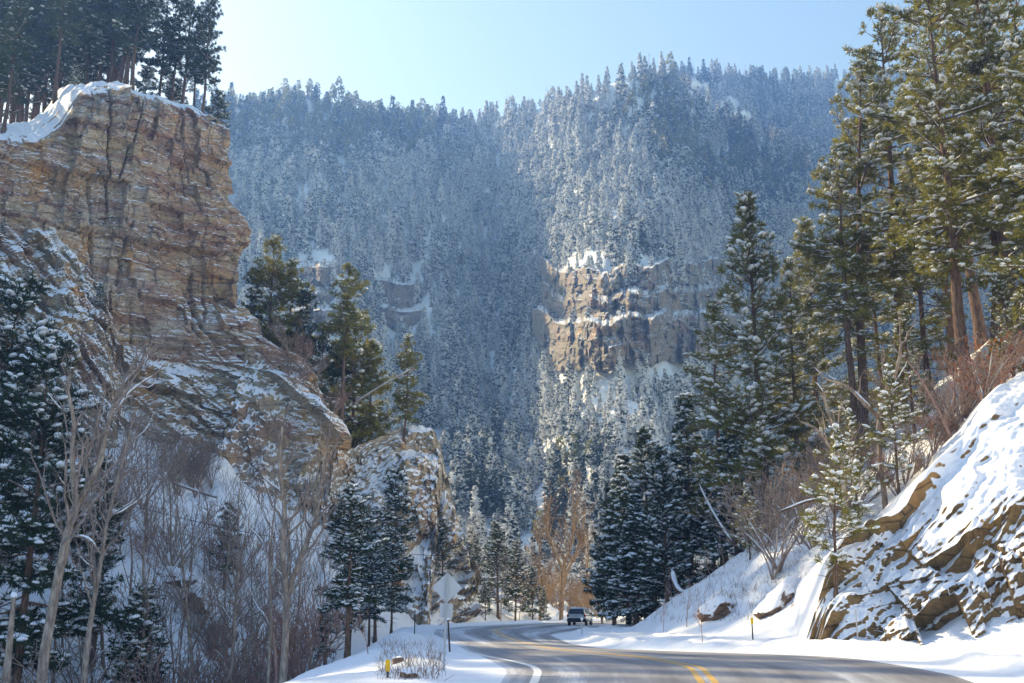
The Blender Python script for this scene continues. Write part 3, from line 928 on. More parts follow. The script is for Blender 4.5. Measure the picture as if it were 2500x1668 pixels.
def conifer(seed, H, R, cb=.25, form='pine', nbr=70, tuft=.42, needles=14, nwidth=.07, snow=.6, snow_size=.30, blob_sub=1, lean=.0, trunk_r=None, dead=6, gaps=.0, twigs=True):
    """returns dict of (verts, faces) for trunk, crown and snow"""
    r = np.random.default_rng(seed)
    tr = trunk_r or H * .0125
    zs = np.linspace(0, 1, 14)
    bend = np.stack([fbm(zs * 2.2, seed * 1.7, 0, 2, seed) * H * .012 + lean * H * zs ** 1.3, fbm(zs * 2.2, seed * 2.3, 5, 2, seed + 1) * H * .012, zs * H], -1)
    bend[:, :2] -= bend[0, :2]
    trad = tr * np.clip(1.05 - zs * .98, .05, 1) * (1 + .5 * np.exp(-zs * 40))
    trunk = lambda t: np.stack([np.interp(t, zs, bend[:, k]) for k in range(3)], -1)
    b = Build()
    b.add(*tubes(bend[None], trad[None], 9))
    # limbs
    t = cb + (1 - cb) * np.sort(r.uniform(0, 1, nbr)) ** (.92 if form == 'pine' else .85)
    tt = (t - cb) / (1 - cb)
    if form == 'pine':
        prof = np.clip(1 - tt, .03, 1) ** .62 * np.clip(.45 + tt * 2.2, 0, 1)
        L = R * prof * r.uniform(.55, 1.18, nbr) * (1 + .25 * np.sin(tt * 19 + seed))
        el = np.radians(-14 + 58 * tt ** 1.2 + r.normal(0, 8, nbr))
        curve = r.uniform(-.12, .22, nbr)
    elif form == 'cone':                                    # young pine: whorls, upswept tips
        prof = np.clip(1 - tt, .03, 1) ** .85
        L = R * prof * r.uniform(.75, 1.1, nbr)
        el = np.radians(4 + 44 * tt + r.normal(0, 6, nbr)); curve = r.uniform(.05, .30, nbr)
    else:                                                   # spruce: drooping sprays
        prof = np.clip(1 - tt, .02, 1) ** .92
        L = R * prof * r.uniform(.72, 1.12, nbr)
        el = np.radians(-16 + 38 * tt + r.normal(0, 6, nbr)); curve = r.uniform(-.12, .10, nbr)
    L = np.maximum(L, .22)
    if gaps:
        keep = vnoise(tt * 7, seed * 3.1, 0, seed) > -1 + gaps * 1.2
        L = np.where(keep, L, L * .35)
    az = np.arange(nbr) * 2.39996 + r.normal(0, .35, nbr)
    st = trunk(t)
    hx, hy = np.cos(az), np.sin(az)
    u = np.linspace(0, 1, 6)
    side = r.normal(0, .10, nbr)
    def limb(i, uu):
        rise = L[i] * (np.tan(el[i]) * uu + curve[i] * uu ** 2)
        lat = L[i] * side[i] * np.sin(uu * 3)
        return np.stack([st[i, 0] + hx[i] * L[i] * uu - hy[i] * lat, st[i, 1] + hy[i] * L[i] * uu + hx[i] * lat, st[i, 2] + rise], -1)
    idx = np.arange(nbr)
    paths = limb(idx[:, None], u[None])
    lr = np.clip(.010 * L + .004 * H * .25, .012, .09)
    b.add(*tubes(paths, lr[:, None] * np.linspace(1, .25, 6)[None], 4))
    if dead:                                                # bare stubs below the crown
        td = r.uniform(cb * .45, cb, dead); ad = r.uniform(0, 6.28, dead); ld = r.uniform(.25, .6, dead) * R
        sd = trunk(td)
        pd = sd[:, None, :] + np.stack([np.cos(ad), np.sin(ad), r.uniform(-.3, .15, dead)], -1)[:, None, :] * (ld[:, None] * np.linspace(0, 1, 4)[None])[..., None]
        b.add(*tubes(pd, np.full((dead, 1), .022) * np.linspace(1, .3, 4)[None], 3))
    # twigs and tufts
    TP, TD, ends = [], [], []
    tw_a, tw_b = [], []
    for i in range(nbr):
        ns = max(2, int(L[i] / (tuft * .62)))
        uu = np.linspace(.30 if L[i] > 1 else .15, 1.0, ns) + r.normal(0, .02, ns)
        P = limb(i, uu)
        P2 = limb(i, uu + .06)
        fw = P2 - P; fw /= np.linalg.norm(fw, axis=1, keepdims=True) + 1e-9
        ln = np.clip(L[i] * .42 * (1.08 - uu), tuft * .35, None) * r.uniform(.6, 1.2, ns)
        for sgn in (-1, 1):
            lat = np.stack([-fw[:, 1], fw[:, 0], fw[:, 2] * 0], -1) * sgn
            dd = fw * r.uniform(.4, .9, (ns, 1)) + lat * r.uniform(.5, 1.0, (ns, 1)) + np.array([0, 0, 1]) * r.normal(.18 if form != 'spruce' else -.10, .18, (ns, 1))
            dd /= np.linalg.norm(dd, axis=1, keepdims=True)
            m = max(1, int(np.ceil(ln.max() / (tuft * 1.0))))
            for q in range(m):
                f = (q + .5) / m
                sel = ln > tuft * .9 * q
                TP.append((P + dd * (ln * f)[:, None])[sel]); TD.append(dd[sel])
            tw_a.append(P); tw_b.append(P + dd * ln[:, None])
        TP.append(P[-1:]); TD.append(fw[-1:])
    TP.append(trunk(np.linspace(.93, 1.0, 4))); TD.append(np.tile([[0.05, 0, 1.0]], (4, 1)))
    TP, TD = np.concatenate(TP), np.concatenate(TD)
    TP = TP + r.normal(0, tuft * .12, TP.shape)
    if twigs:
        A, Bq = np.concatenate(tw_a), np.concatenate(tw_b)
        b.add(*tubes(np.stack([A, Bq], 1), np.tile([[.011, .005]], (len(A), 1)), 3))
    sc = tuft * r.uniform(.7, 1.25, len(TP))
    tmpl = tuft_templates(5, needles, (22, 80), nwidth, r)
    crown = stamp(TP, TD + np.array([0, 0, .25 if form != 'spruce' else .0]), sc, tmpl, r)
    out = {'trunk': b, 'crown': crown, 'H': H}
    if snow:
        bt = blob_templates(4, blob_sub, r)
        clus = vnoise(TP[:, 0] * 1.1, TP[:, 1] * 1.1, TP[:, 2] * 1.1, seed + 9)
        pick = (r.uniform(0, 1, len(TP)) + .35 * clus) < snow
        sp = TP[pick] + TD[pick] * (sc[pick] * .35)[:, None] + np.array([0, 0, 1]) * (tuft * .20)
        ss = snow_size * r.uniform(.35, 1.25, pick.sum()) ** 1.3
        sv, sf = lumps(sp, TD[pick], ss, bt, r)
        # snow lying along limbs
        sel = np.abs(np.tan(el)) < .6
        pl = paths[sel][:, 1:5]
        if len(pl):
            rr_ = (lr[sel][:, None] * np.linspace(1, .5, 4)[None]) * 1.1
            tv, tf = tubes(pl + np.array([0, 0, 1]) * (rr_ * .75)[..., None], rr_, 4, cap=False)
            tq = np.concatenate([tf[:, [0, 1, 2]], tf[:, [0, 2, 3]]])
            sv, sf = np.concatenate([sv, tv]), np.concatenate([sf, tq + len(sv)])
        out['snow'] = (sv, sf)
    return out

def bare_limbs(mains, seed, depth=3, density=1.0, spread=.75, twig_len=1.0, min_r=.006, up=.35):
    """mains: list of (polyline pts, r0, r1). Returns list of (paths, radii) by level."""
    r = np.random.default_rng(seed)
    P = 6
    cur_p = np.array([catmull(p, P) for p, _, _ in mains]); cur_r = np.array([np.linspace(a, b_, P) for _, a, b_ in mains])
    levels = [(np.array([catmull(p, 14) for p, _, _ in mains]), np.array([np.interp(np.linspace(0, 1, 14), [0, .06, 1], [a * 1.25, a, b_]) for _, a, b_ in mains]))]
    for lev in range(depth):
        NP, NR = [], []
        for p, rad_ in zip(cur_p, cur_r):
            length = np.linalg.norm(np.diff(p, axis=0), axis=1).sum()
            k = max(2, int(density * (length * (1.1 if lev else .8) + 2)))
            k = min(k, 14 if lev else 22)
            us = r.uniform(.28 if lev == 0 else .12, 1.0, k)
            us[0] = 1.0
            for u in us:
                i = min(int(u * (P - 1)), P - 2); f = u * (P - 1) - i
                base = p[i] * (1 - f) + p[i + 1] * f
                d0 = p[i + 1] - p[i]; d0 /= np.linalg.norm(d0) + 1e-9
                rd = r.normal(0, 1, 3); rd -= d0 * rd.dot(d0); rd /= np.linalg.norm(rd) + 1e-9
                d = d0 * r.uniform(.45, .9) + rd * spread * r.uniform(.5, 1.1) + np.array([0, 0, up])
                d /= np.linalg.norm(d)
                rb = np.interp(u, [0, 1], [rad_[0], rad_[-1]]) * r.uniform(.45, .7)
                ln = (.55 * length * (1.15 - .7 * u) + .3) * r.uniform(.45, 1.0) * (twig_len if lev else 1.0) * (.75 if lev == 0 else .85)
                ln = min(ln, 3.6 / (1 + .6 * lev))
                wob = np.cumsum(r.normal(0, .10, (P, 3)), axis=0) * ln * .45
                wob -= wob[0]
                t = np.linspace(0, 1, P)[:, None]
                NP.append(base + d * ln * t + np.array([0, 0, up * .35]) * ln * t ** 2 + wob)
                NR.append(np.maximum(np.linspace(rb, rb * .3, P), min_r))
        cur_p, cur_r = np.array(NP), np.array(NR)
        levels.append((cur_p, cur_r))
    return levels

def bare_meshes(levels, snow=.0, seed=0, snow_min=.02):
    r = np.random.default_rng(seed + 5)
    tb, cb, sb = Build(), Build(), Build()
    for k, (p, rr) in enumerate(levels):
        if k == 0:
            tb.add(*tubes(p, rr, 9))
        else:
            big = rr[:, 0] > .03
            if big.any():
                cb.add(*tubes(p[big], rr[big], 5))
            if (~big).any():
                pp, r2 = p[~big][:, [0, 2, 5]], rr[~big][:, [0, 2, 5]]
                cb.add(*tubes(pp, r2, 3))
        if snow:
            d = p[:, 1:] - p[:, :-1]
            flat = np.abs(d[..., 2]) / (np.linalg.norm(d, axis=2) + 1e-9)
            for i in range(len(p)):
                if rr[i, 0] < snow_min or r.uniform() > snow:
                    continue
                ok = flat[i].mean() < .80
                if not ok:
                    continue
                a = r.integers(0, max(1, p.shape[1] - 4)); e = min(p.shape[1], a + r.integers(3, 6) + (4 if k == 0 else 0))
                q = catmull(p[i, a:e], 6); qr = np.interp(np.linspace(0, 1, 6), np.linspace(0, 1, e - a), rr[i, a:e])
                qr = np.maximum(qr * .95, .022) * np.array([.5, 1, 1.1, 1, .9, .35])
                sb.add(*tubes((q + np.array([0, 0, 1]) * qr[:, None] * .8)[None], qr[None], 6))
    return tb, cb, sb

# ------------------------------------------------------------------ tree templates (mesh data shared by the copies)
class Kind:
    def __init__(self, name, d, needle, bark):
        self.H = d['H']
        self.trunk = d['trunk'].mesh(name + "_trunk", bark)
        self.crown = mesh(name + "_crown", d['crown'][0], d['crown'][1], needle, smooth=True)
        self.snow = mesh(name + "_snow", d['snow'][0], d['snow'][1], MAT['clump']) if 'snow' in d else None

def plant(kind, loc, height, rz, label, group=None, name="pine_tree", lean=(0, 0), width=1.0, category="pine tree", sink=.15):
    o = empty(name, (loc[0], loc[1], loc[2] - sink), rz, label=label, category=category)
    s = height / kind.H
    o.scale = (s * width, s * width, s)
    o.rotation_euler = (lean[0], lean[1], rz)
    if group:
        o["group"] = group
    link("trunk", kind.trunk, o); link("crown", kind.crown, o)
    if kind.snow:
        link("snow", kind.snow, o, kind="stuff")
    return o

NB, ND, NM = MAT['needle_near'], MAT['needle_dark'], MAT['needle_mid']
KIND = {}
def near(key, seed, **k):
    needle = k.pop('needle', NB)
    KIND[key] = Kind(key, conifer(seed, **k), needle, MAT['bark'])
near('tall_a', 11, H=22, R=4.2, cb=.30, nbr=74, tuft=0.46, needles=17, nwidth=0.06, snow=0.6, snow_size=0.155, trunk_r=.30)
near('tall_b', 12, H=22, R=3.6, cb=.36, nbr=64, tuft=0.46, needles=17, nwidth=0.06, snow=0.6, snow_size=0.155, trunk_r=.27)
near('tall_c', 13, H=20, R=4.2, cb=.14, nbr=78, tuft=0.46, needles=17, nwidth=0.06, snow=0.6, snow_size=0.155, trunk_r=.26)
near('cone_a', 14, H=14, R=3.3, cb=.10, form='cone', nbr=86, tuft=.46, needles=18, nwidth=0.06, snow=0.72, snow_size=0.16, trunk_r=.20)
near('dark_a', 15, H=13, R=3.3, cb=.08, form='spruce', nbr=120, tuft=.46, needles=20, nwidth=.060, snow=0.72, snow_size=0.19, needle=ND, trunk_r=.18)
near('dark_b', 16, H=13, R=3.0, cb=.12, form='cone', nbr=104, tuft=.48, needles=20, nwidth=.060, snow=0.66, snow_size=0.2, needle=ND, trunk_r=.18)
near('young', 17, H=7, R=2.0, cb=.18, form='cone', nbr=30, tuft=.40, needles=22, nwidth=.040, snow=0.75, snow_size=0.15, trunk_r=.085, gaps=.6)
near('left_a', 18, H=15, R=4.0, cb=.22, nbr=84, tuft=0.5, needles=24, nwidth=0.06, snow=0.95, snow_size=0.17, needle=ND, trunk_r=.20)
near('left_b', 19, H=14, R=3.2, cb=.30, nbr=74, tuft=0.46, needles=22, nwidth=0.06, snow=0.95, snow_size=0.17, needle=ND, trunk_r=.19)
near('ridge_a', 20, H=18, R=3.4, cb=.48, nbr=64, tuft=.62, needles=20, nwidth=.060, snow=.16, snow_size=.26, blob_sub=0, needle=NM, trunk_r=.24, gaps=.5)
near('ridge_b', 21, H=15, R=3.0, cb=.22, nbr=72, tuft=.62, needles=18, nwidth=.065, snow=.25, snow_size=.26, blob_sub=0, needle=NM, trunk_r=.20)
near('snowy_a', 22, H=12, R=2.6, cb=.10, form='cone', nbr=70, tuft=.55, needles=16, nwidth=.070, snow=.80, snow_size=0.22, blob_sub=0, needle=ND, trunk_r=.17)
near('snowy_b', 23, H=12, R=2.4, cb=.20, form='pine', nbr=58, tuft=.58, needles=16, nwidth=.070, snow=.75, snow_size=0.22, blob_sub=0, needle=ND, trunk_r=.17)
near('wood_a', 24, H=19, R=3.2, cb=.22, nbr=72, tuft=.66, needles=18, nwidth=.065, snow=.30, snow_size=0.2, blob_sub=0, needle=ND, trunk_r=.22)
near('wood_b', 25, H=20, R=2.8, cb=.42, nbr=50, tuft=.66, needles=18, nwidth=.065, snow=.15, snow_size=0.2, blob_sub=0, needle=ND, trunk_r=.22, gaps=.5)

# ------------------------------------------------------------------ far forest: simple trees, whole in one mesh
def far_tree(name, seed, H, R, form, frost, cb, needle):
    r = np.random.default_rng(seed)
    b = Build()
    zs = np.linspace(0, 1, 4)
    b.add(*tubes(np.stack([zs * 0, zs * 0, zs * H * .97], -1)[None], (H * .013 * (1.05 - zs))[None], 5), 0)
    n = 130 if form == 'spruce' else 120
    tt = r.uniform(0, 1, n) ** (.8 if form == 'spruce' else .75)
    t = cb + (1 - cb) * tt
    prof = (np.clip(1 - tt, .02, 1) ** .9) if form == 'spruce' else np.clip(1 - tt, .03, 1) ** .55 * np.clip(.5 + tt * 1.8, 0, 1)
    az = r.uniform(0, 6.28, n)
    rad_ = R * prof * np.sqrt(r.uniform(.12, 1, n)) * (1 + .25 * np.sin(az * 3 + seed))
    P = np.stack([np.cos(az) * rad_, np.sin(az) * rad_, t * H + (-.18 if form == 'spruce' else .05) * rad_], -1)
    D = np.stack([np.cos(az), np.sin(az), np.full(n, -.15 if form == 'spruce' else .35)], -1)
    sc = (.10 * H) * (.55 + .6 * prof) * r.uniform(.7, 1.3, n)
    tm = tuft_templates(4, 7, (18, 75), .16, r)
    v, f = stamp(P, D, sc, tm, r)
    fr = np.repeat(r.uniform(0, 1, n) < frost * .55, 7)
    b.add(v, f[~fr], 1)
    if fr.any():
        b.add(v, f[fr], 2)
    m = int(n * min(1, frost * .8))
    if m:
        pick = r.choice(n, m, replace=False)
        sv, sf = lumps(P[pick] + np.array([0, 0, 1]) * sc[pick][:, None] * .25 + D[pick] * sc[pick][:, None] * .3, D[pick], sc[pick] * .40, blob_templates(3, 0, r, .5), r)
        b.add(sv, sf, 2)
    return b, b.mesh(name, [MAT['bark_far'], needle, MAT['frost']], smooth=True)

def snag(name, seed, H):
    r = np.random.default_rng(seed)
    b = Build()
    zs = np.linspace(0, 1, 4)
    b.add(*tubes(np.stack([zs * .4, zs * 0, zs * H], -1)[None], (H * .011 * (1.05 - zs))[None], 4), 0)
    k = 26
    t = r.uniform(.25, .98, k); az = r.uniform(0, 6.28, k); L = (1.05 - t) * H * .16 + .3
    P0 = np.stack([t * .4, t * 0, t * H], -1)
    P1 = P0 + np.stack([np.cos(az) * L, np.sin(az) * L, L * r.uniform(-.2, .5, k)], -1)
    b.add(*tubes(np.stack([P0, P1], 1), np.tile([[.06, .03]], (k, 1)), 3), 0)
    return b, b.mesh(name, [MAT['twig'], MAT['needle_far'], MAT['frost']])

NF = MAT['needle_far']
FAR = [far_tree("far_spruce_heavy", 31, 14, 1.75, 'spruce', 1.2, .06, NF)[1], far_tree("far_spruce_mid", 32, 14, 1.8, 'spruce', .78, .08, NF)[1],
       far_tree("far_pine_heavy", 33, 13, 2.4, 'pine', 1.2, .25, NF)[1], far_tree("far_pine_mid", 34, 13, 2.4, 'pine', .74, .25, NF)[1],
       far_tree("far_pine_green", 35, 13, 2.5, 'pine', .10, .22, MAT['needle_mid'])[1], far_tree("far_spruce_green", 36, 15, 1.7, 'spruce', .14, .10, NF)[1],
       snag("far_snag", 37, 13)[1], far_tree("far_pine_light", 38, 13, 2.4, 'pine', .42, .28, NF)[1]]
FAR_H = [14, 14, 13, 13, 13, 15, 13, 13]

def frost_map(px, py):
    """how thickly the trees are frosted, over the mountainside (hoar frost in the gully and on the middle spur, raised there to whiten its sunlit patch)"""
    f = np.full(px.shape, .86)
    f = f + .60 * np.exp(-((px - 1400) / 160) ** 2 - ((py - 520) / 160) ** 2)  # real frost, thickened so its white also carries the spur's sunlit patch
    f = f + .25 * np.exp(-((px - 1230) / 150) ** 2 - ((py - 480) / 200) ** 2)
    f = f - .85 * sstep(120, 40, py - ridge1(px)) * sstep(1250, 1000, px) * sstep(420, 560, px)
    f = f - .85 * np.exp(-((px - 1690) / 130) ** 2 - ((py - 330) / 110) ** 2) - .75 * np.exp(-((px - 1880) / 160) ** 2 - ((py - 430) / 90) ** 2)
    f = f - .60 * np.exp(-((px - 830) / 230) ** 2 - ((py - 330) / 90) ** 2)
    f = f - .30 * np.exp(-((px - 1200) / 260) ** 2 - ((py - 1300) / 170) ** 2)
    return f + .30 * fbm(px * .004, py * .006, 0, 2, 137) + .40 * fbm(px * .011, py * .011, 0, 3, 131)

def scatter(grid, PX, PY, V, count, seed, dens):
    r = np.random.default_rng(seed)
    nr, nc = PX.shape
    P = grid[:nr]
    a = P[:-1, :-1]; u = P[:-1, 1:] - a; w = P[1:, :-1] - a
    area = np.linalg.norm(np.cross(u, w), axis=2)
    cx = .25 * (PX[:-1, :-1] + PX[1:, 1:] + PX[:-1, 1:] + PX[1:, :-1]); cy = .25 * (PY[:-1, :-1] + PY[1:, 1:] + PY[:-1, 1:] + PY[1:, :-1])
    wgt = (area * dens(cx, cy)).ravel(); wgt /= wgt.sum()
    c = r.choice(len(wgt), count, p=wgt)
    i, j = np.unravel_index(c, area.shape)
    s, t = r.uniform(0, 1, (2, count))
    Q = a[i, j] + u[i, j] * s[:, None] + w[i, j] * t[:, None]
    px, py = project(Q)
    return Q, px, py, r

def in_band(px, py):
    k = np.zeros(px.shape)
    k = np.maximum(k, sstep(1300, 1330, px) * sstep(1800, 1740, px) * sstep(646, 660, py) * sstep(960, 930, py))
    k = np.maximum(k, sstep(680, 695, px) * sstep(840, 820, px) * sstep(644, 656, py) * sstep(890, 860, py))
    k = np.maximum(k, sstep(905, 915, px) * sstep(1040, 1020, px) * sstep(684, 696, py) * sstep(865, 835, py))
    return k

def dens1(px, py):
    d = np.ones(px.shape)
    d = d * (1 - .85 * in_band(px, py))
    talus = np.exp(-((px - 1530) / 190) ** 2) * sstep(880, 905, py) * sstep(1180, 1040, py)
    d = d * (1 - .45 * talus)
    d = d * (1 - .9 * np.exp(-((px - 1735) / 45) ** 2 - ((py - 258) / 22) ** 2))
    d = d * (.65 + .5 * sstep(-.5, .4, fbm(px * .009, py * .009, 0, 3, 141)))
    return np.where((px > 380) & (px < 2700), d, d * .45)

def choose(px, py, f, r, far=False):
    k = np.zeros(px.shape, int)
    u = r.uniform(0, 1, px.shape)
    narrow = sstep(-.2, .3, fbm(px * .006, py * .006, 0, 2, 151) + .8 * np.exp(-((px - 1220) / 140) ** 2)) + .2
    spr = r.uniform(0, 1, px.shape) < np.clip(narrow, .15, .9)
    k = np.where(f > .78, np.where(spr, 0, 2), np.where(f > .48, np.where(spr, 1, 3), np.where(f > .30, np.where(spr, 1, 7), np.where(spr, 5, 4))))
    rd = ridge3(px) if far else ridge1(px)
    top = sstep(110, 20, py - rd)
    k = np.where((u < .35 * top * sstep(1050, 1180, px)) | (u < .055), 6, k)
    return k

Q1, q1x, q1y, r1 = scatter(m1_grid, M1PX, M1PY, M1V, 19500, 401, dens1)
f1 = frost_map(q1x, q1y) + r1.normal(0, .13, len(q1x))
k1 = choose(q1x, q1y, f1, r1)
h1 = 1.15 * (.40 + 1.15 * r1.beta(1.7, 2.6, len(k1)) + .45 * (r1.uniform(0, 1, len(k1)) < .10)) * np.interp(np.hypot(Q1[:, 0], Q1[:, 1]), [230, 420, 750], [.62, .70, .84])
dens3 = lambda px, py: np.where((px > 1500) & (px < 2500), 1.0, .3) * (1 - .95 * np.exp(-((px - 1735) / 50) ** 2 - ((py - 262) / 24) ** 2)) * (1 - .9 * np.exp(-((px - 1900) / 35) ** 2 - ((py - 330) / 22) ** 2))
Q3, q3x, q3y, r3 = scatter(m3_grid, M3PX, M3PY, M3V, 8500, 402, dens3)
f3 = .40 + .25 * fbm(q3x * .01, q3y * .01, 0, 3, 161) + r3.normal(0, .12, len(q3x)) + .25 * sstep(1850, 2000, q3x)
k3 = choose(q3x, q3y, f3, r3, True)
h3 = r3.uniform(.7, 1.25, len(k3)) * 1.05

# the nearest ones in view are trees of their own
vis = (q1x > 700) & (q1x < 1900) & (q1y > 640) & (q1y < 1420) & (k1 != 6)
dist = np.where(vis, np.linalg.norm(Q1, axis=1), 1e9)
own = np.zeros(len(Q1), bool); own[np.argsort(dist)[:260]] = True

def forest(name, Q, k, h, seed, label):
    r = np.random.default_rng(seed)
    me = bpy.data.meshes.new(name)
    me.vertices.add(len(Q)); me.vertices.foreach_set("co", (Q - np.array([0, 0, .4])).astype(np.float32).ravel())
    for nm, dt, vals in (("kind_index", 'INT', k.astype(np.int32)), ("size", 'FLOAT', h.astype(np.float32)), ("turn", 'FLOAT', r.uniform(0, 6.28, len(k)).astype(np.float32))):
        a = me.attributes.new(nm, dt, 'POINT'); a.data.foreach_set("value", vals)
    me.update()
    o = link(name, me, kind="stuff", label=label)
    ng = bpy.data.node_groups.new(name + "_nodes", 'GeometryNodeTree')
    ng.interface.new_socket("Geometry", in_out='INPUT', socket_type='NodeSocketGeometry')
    ng.interface.new_socket("Geometry", in_out='OUTPUT', socket_type='NodeSocketGeometry')
    N, Lk = ng.nodes, ng.links
    gi, go = N.new("NodeGroupInput"), N.new("NodeGroupOutput")
    ci = N.new("GeometryNodeCollectionInfo"); ci.inputs[0].default_value = far_coll; ci.inputs[1].default_value = True; ci.inputs[2].default_value = False
    ip = N.new("GeometryNodeInstanceOnPoints"); ip.inputs["Pick Instance"].default_value = True
    def attr(nm, dt):
        a = N.new("GeometryNodeInputNamedAttribute"); a.data_type = dt; a.inputs[0].default_value = nm
        return a.outputs[0]
    cx = N.new("ShaderNodeCombineXYZ"); Lk.new(attr("turn", 'FLOAT'), cx.inputs[2])
    Lk.new(gi.outputs[0], ip.inputs["Points"]); Lk.new(ci.outputs[0], ip.inputs["Instance"])
    Lk.new(attr("kind_index", 'INT'), ip.inputs["Instance Index"])
    Lk.new(cx.outputs[0], ip.inputs["Rotation"])
    Lk.new(attr("size", 'FLOAT'), ip.inputs["Scale"])
    Lk.new(ip.outputs[0], go.inputs[0])
    o.modifiers.new("trees", 'NODES').node_group = ng
    return o

far_coll = bpy.data.collections.new("far_tree_kinds")
for i, me in enumerate(FAR):
    far_coll.objects.link(bpy.data.objects.new("%02d_%s" % (i, me.name), me))
forest("mountain_forest", Q1[~own], k1[~own], h1[~own], 5, "dense frosted pine and spruce forest covering the mountainside")
forest("far_forest", Q3, k3, h3, 6, "dark thin forest on the farther slope behind the spur")

# ------------------------------------------------------------------ single trees of the mountainside
class FarKind:
    pass
FK = []
for i, (sd, H, R, form, frost, cb, nd) in enumerate([(31, 14, 1.75, 'spruce', 1.2, .06, NF), (32, 14, 1.8, 'spruce', .78, .08, NF), (33, 13, 2.4, 'pine', 1.2, .25, NF),
                                                     (34, 13, 2.4, 'pine', .74, .25, NF), (35, 13, 2.5, 'pine', .10, .22, MAT['needle_mid']), (36, 15, 1.7, 'spruce', .14, .10, NF)]):
    b, _ = far_tree("far_tree", sd, H, R, form, frost, cb, nd)
    v = np.concatenate(b.v)
    k = FarKind()
    f4, m4 = np.concatenate(b.f[4]), np.concatenate(b.m[4])
    f3 = np.concatenate(b.f[3]) if b.f[3] else np.zeros((0, 3), int)
    k.trunk = mesh("far_trunk", v, f4[m4 == 0], MAT['bark_far'])
    fr4 = f4[m4 == 2]
    fl = [f4[m4 == 1]] + ([fr4] if len(fr4) else []) + ([f3] if len(f3) else [])
    mi = np.concatenate([np.full(len(f4[m4 == 1]), 0)] + ([np.full(len(fr4), 1)] if len(fr4) else []) + ([np.full(len(f3), 1)] if len(f3) else []))
    k.crown = mesh("far_crown", v, fl, [nd, MAT['frost']], mi)
    k.H = H
    FK.append(k)
FK.append(None); FK.append(FK[3])
tr = np.random.default_rng(77)
for i in np.nonzero(own)[0]:
    k = FK[k1[i]]
    spr = k1[i] in (0, 1, 5)
    where = "on the lower mountainside left of the gully" if q1x[i] < 1230 else "on the snowy slope below the far grey cliff band"
    o = empty("frosted_spruce_tree" if spr else "frosted_pine_tree", Q1[i] - np.array([0, 0, .4]), tr.uniform(0, 6.28), category="spruce tree" if spr else "pine tree",
              label=("slim frosted spruce " if spr else "round frosted pine ") + where, group=("spruces " if spr else "pines ") + where)
    o.scale = (h1[i],) * 3
    link("trunk", k.trunk, o); link("crown", k.crown, o)

# ------------------------------------------------------------------ near and middle conifers
def stand(px, Y, which=('ground', 'cliff', 'spur', 'outcrop')):
    z = 0.0
    for _ in range(5):
        x = (px - 1250) / FPX * (Y * CP + (z - EYE) * SP)
        z = drop_to(x, Y, which)
    return np.array([x, Y, z])

def tree(kind, px, Y, top_py, label, top_px=None, rz=None, width=1.0, group=None, name="pine_tree", which=('ground', 'cliff', 'spur', 'outcrop'), category="pine tree"):
    p = stand(px, Y, which)
    top = at(px if top_px is None else top_px, top_py, Y)
    H = max(2.0, top[2] - p[2])
    lean = math.atan2(top[0] - p[0], H) if top_px is not None else 0.0
    return plant(KIND[kind], p, H, tr.uniform(0, 6.28) if rz is None else rz, label, group, name, (0, lean), width, category)

# right hillside
tree('tall_a', 2372, 60, -60, "tall leaning pine with thick reddish trunk, largest above the outcrop", 2262)
tree('tall_b', 2090, 70, 335, "straight pine with dark trunk standing behind the tangled brown brush", 2075)
tree('tall_b', 2106, 72, 140, "taller pine close behind the straight dark-trunked pine", 2110)
tree('tall_a', 2432, 66, -90, "red-trunked pine second from the right frame edge", 2395)
tree('tall_c', 2490, 64, -200, "red-trunked pine nearest the right frame edge", 2440)
tree('tall_c', 2640, 52, -60, "close pine reaching in from beyond the right frame edge", 2610, width=1.15)
tree('cone_a', 1878, 76, 505, "shapely snow-tipped pine standing alone above the dark cluster", 1850, width=.95)
tree('tall_c', 1770, 86, 745, "broad dark-green pine left of the shapely snow-tipped pine")
tree('tall_c', 1960, 82, 640, "green pine between the shapely pine and the straight dark-trunked pine")
tree('tall_a', 2200, 78, 60, "tall pine rising behind the leaning pine's crown", 2170)
tree('tall_c', 2275, 74, 380, "mid-height pine left of the leaning pine's trunk")
tree('tall_b', 2330, 84, 20, "pine deep in the right grove behind the leaning trunk")
tree('cone_a', 2010, 92, 560, "pine at the left edge of the right grove, farther up the slope")
tree('tall_c', 2160, 92, 520, "pine in the shade behind the bare forked trees")
tree('cone_a', 2235, 62, 760, "small snowy pine below the leaning pine's lowest limbs")
tree('cone_a', 2480, 58, 640, "snow-loaded young pine at the right edge above the outcrop")
tree('tall_c', 2560, 74, -120, "dense pine filling the upper right corner")
tree('tall_a', 2400, 92, -60, "farthest pine of the upper right grove")
tree('dark_a', 1688, 90, 968, "tallest dark snow-laden spruce of the roadside cluster", width=.9, name="spruce_tree", category="spruce tree")
tree('dark_b', 1588, 94, 1062, "dark snow-laden spruce left of the tallest roadside spruce", name="spruce_tree", category="spruce tree")
tree('dark_a', 1535, 98, 1115, "dark spruce at the left end of the roadside cluster", width=1.0, name="spruce_tree", category="spruce tree")
tree('dark_b', 1630, 86, 1100, "dark spruce in front of the tallest roadside spruce", name="spruce_tree", category="spruce tree")
tree('dark_a', 1555, 92, 1210, "shorter dark spruce low in the roadside cluster nearest the road", width=1.15, name="spruce_tree", category="spruce tree")
tree('dark_b', 1745, 86, 1120, "dark spruce at the right end of the roadside cluster", name="spruce_tree", category="spruce tree")
tree('dark_a', 1800, 80, 1020, "dark spruce under the broad green pine", name="spruce_tree", category="spruce tree")
tree('dark_a', 1600, 89, 1270, "smallest dark spruce at the foot of the roadside cluster", width=1.2, name="spruce_tree", category="spruce tree")
tree('dark_b', 1500, 104, 1190, "dark spruce farthest along the road behind the cluster", name="spruce_tree", category="spruce tree")
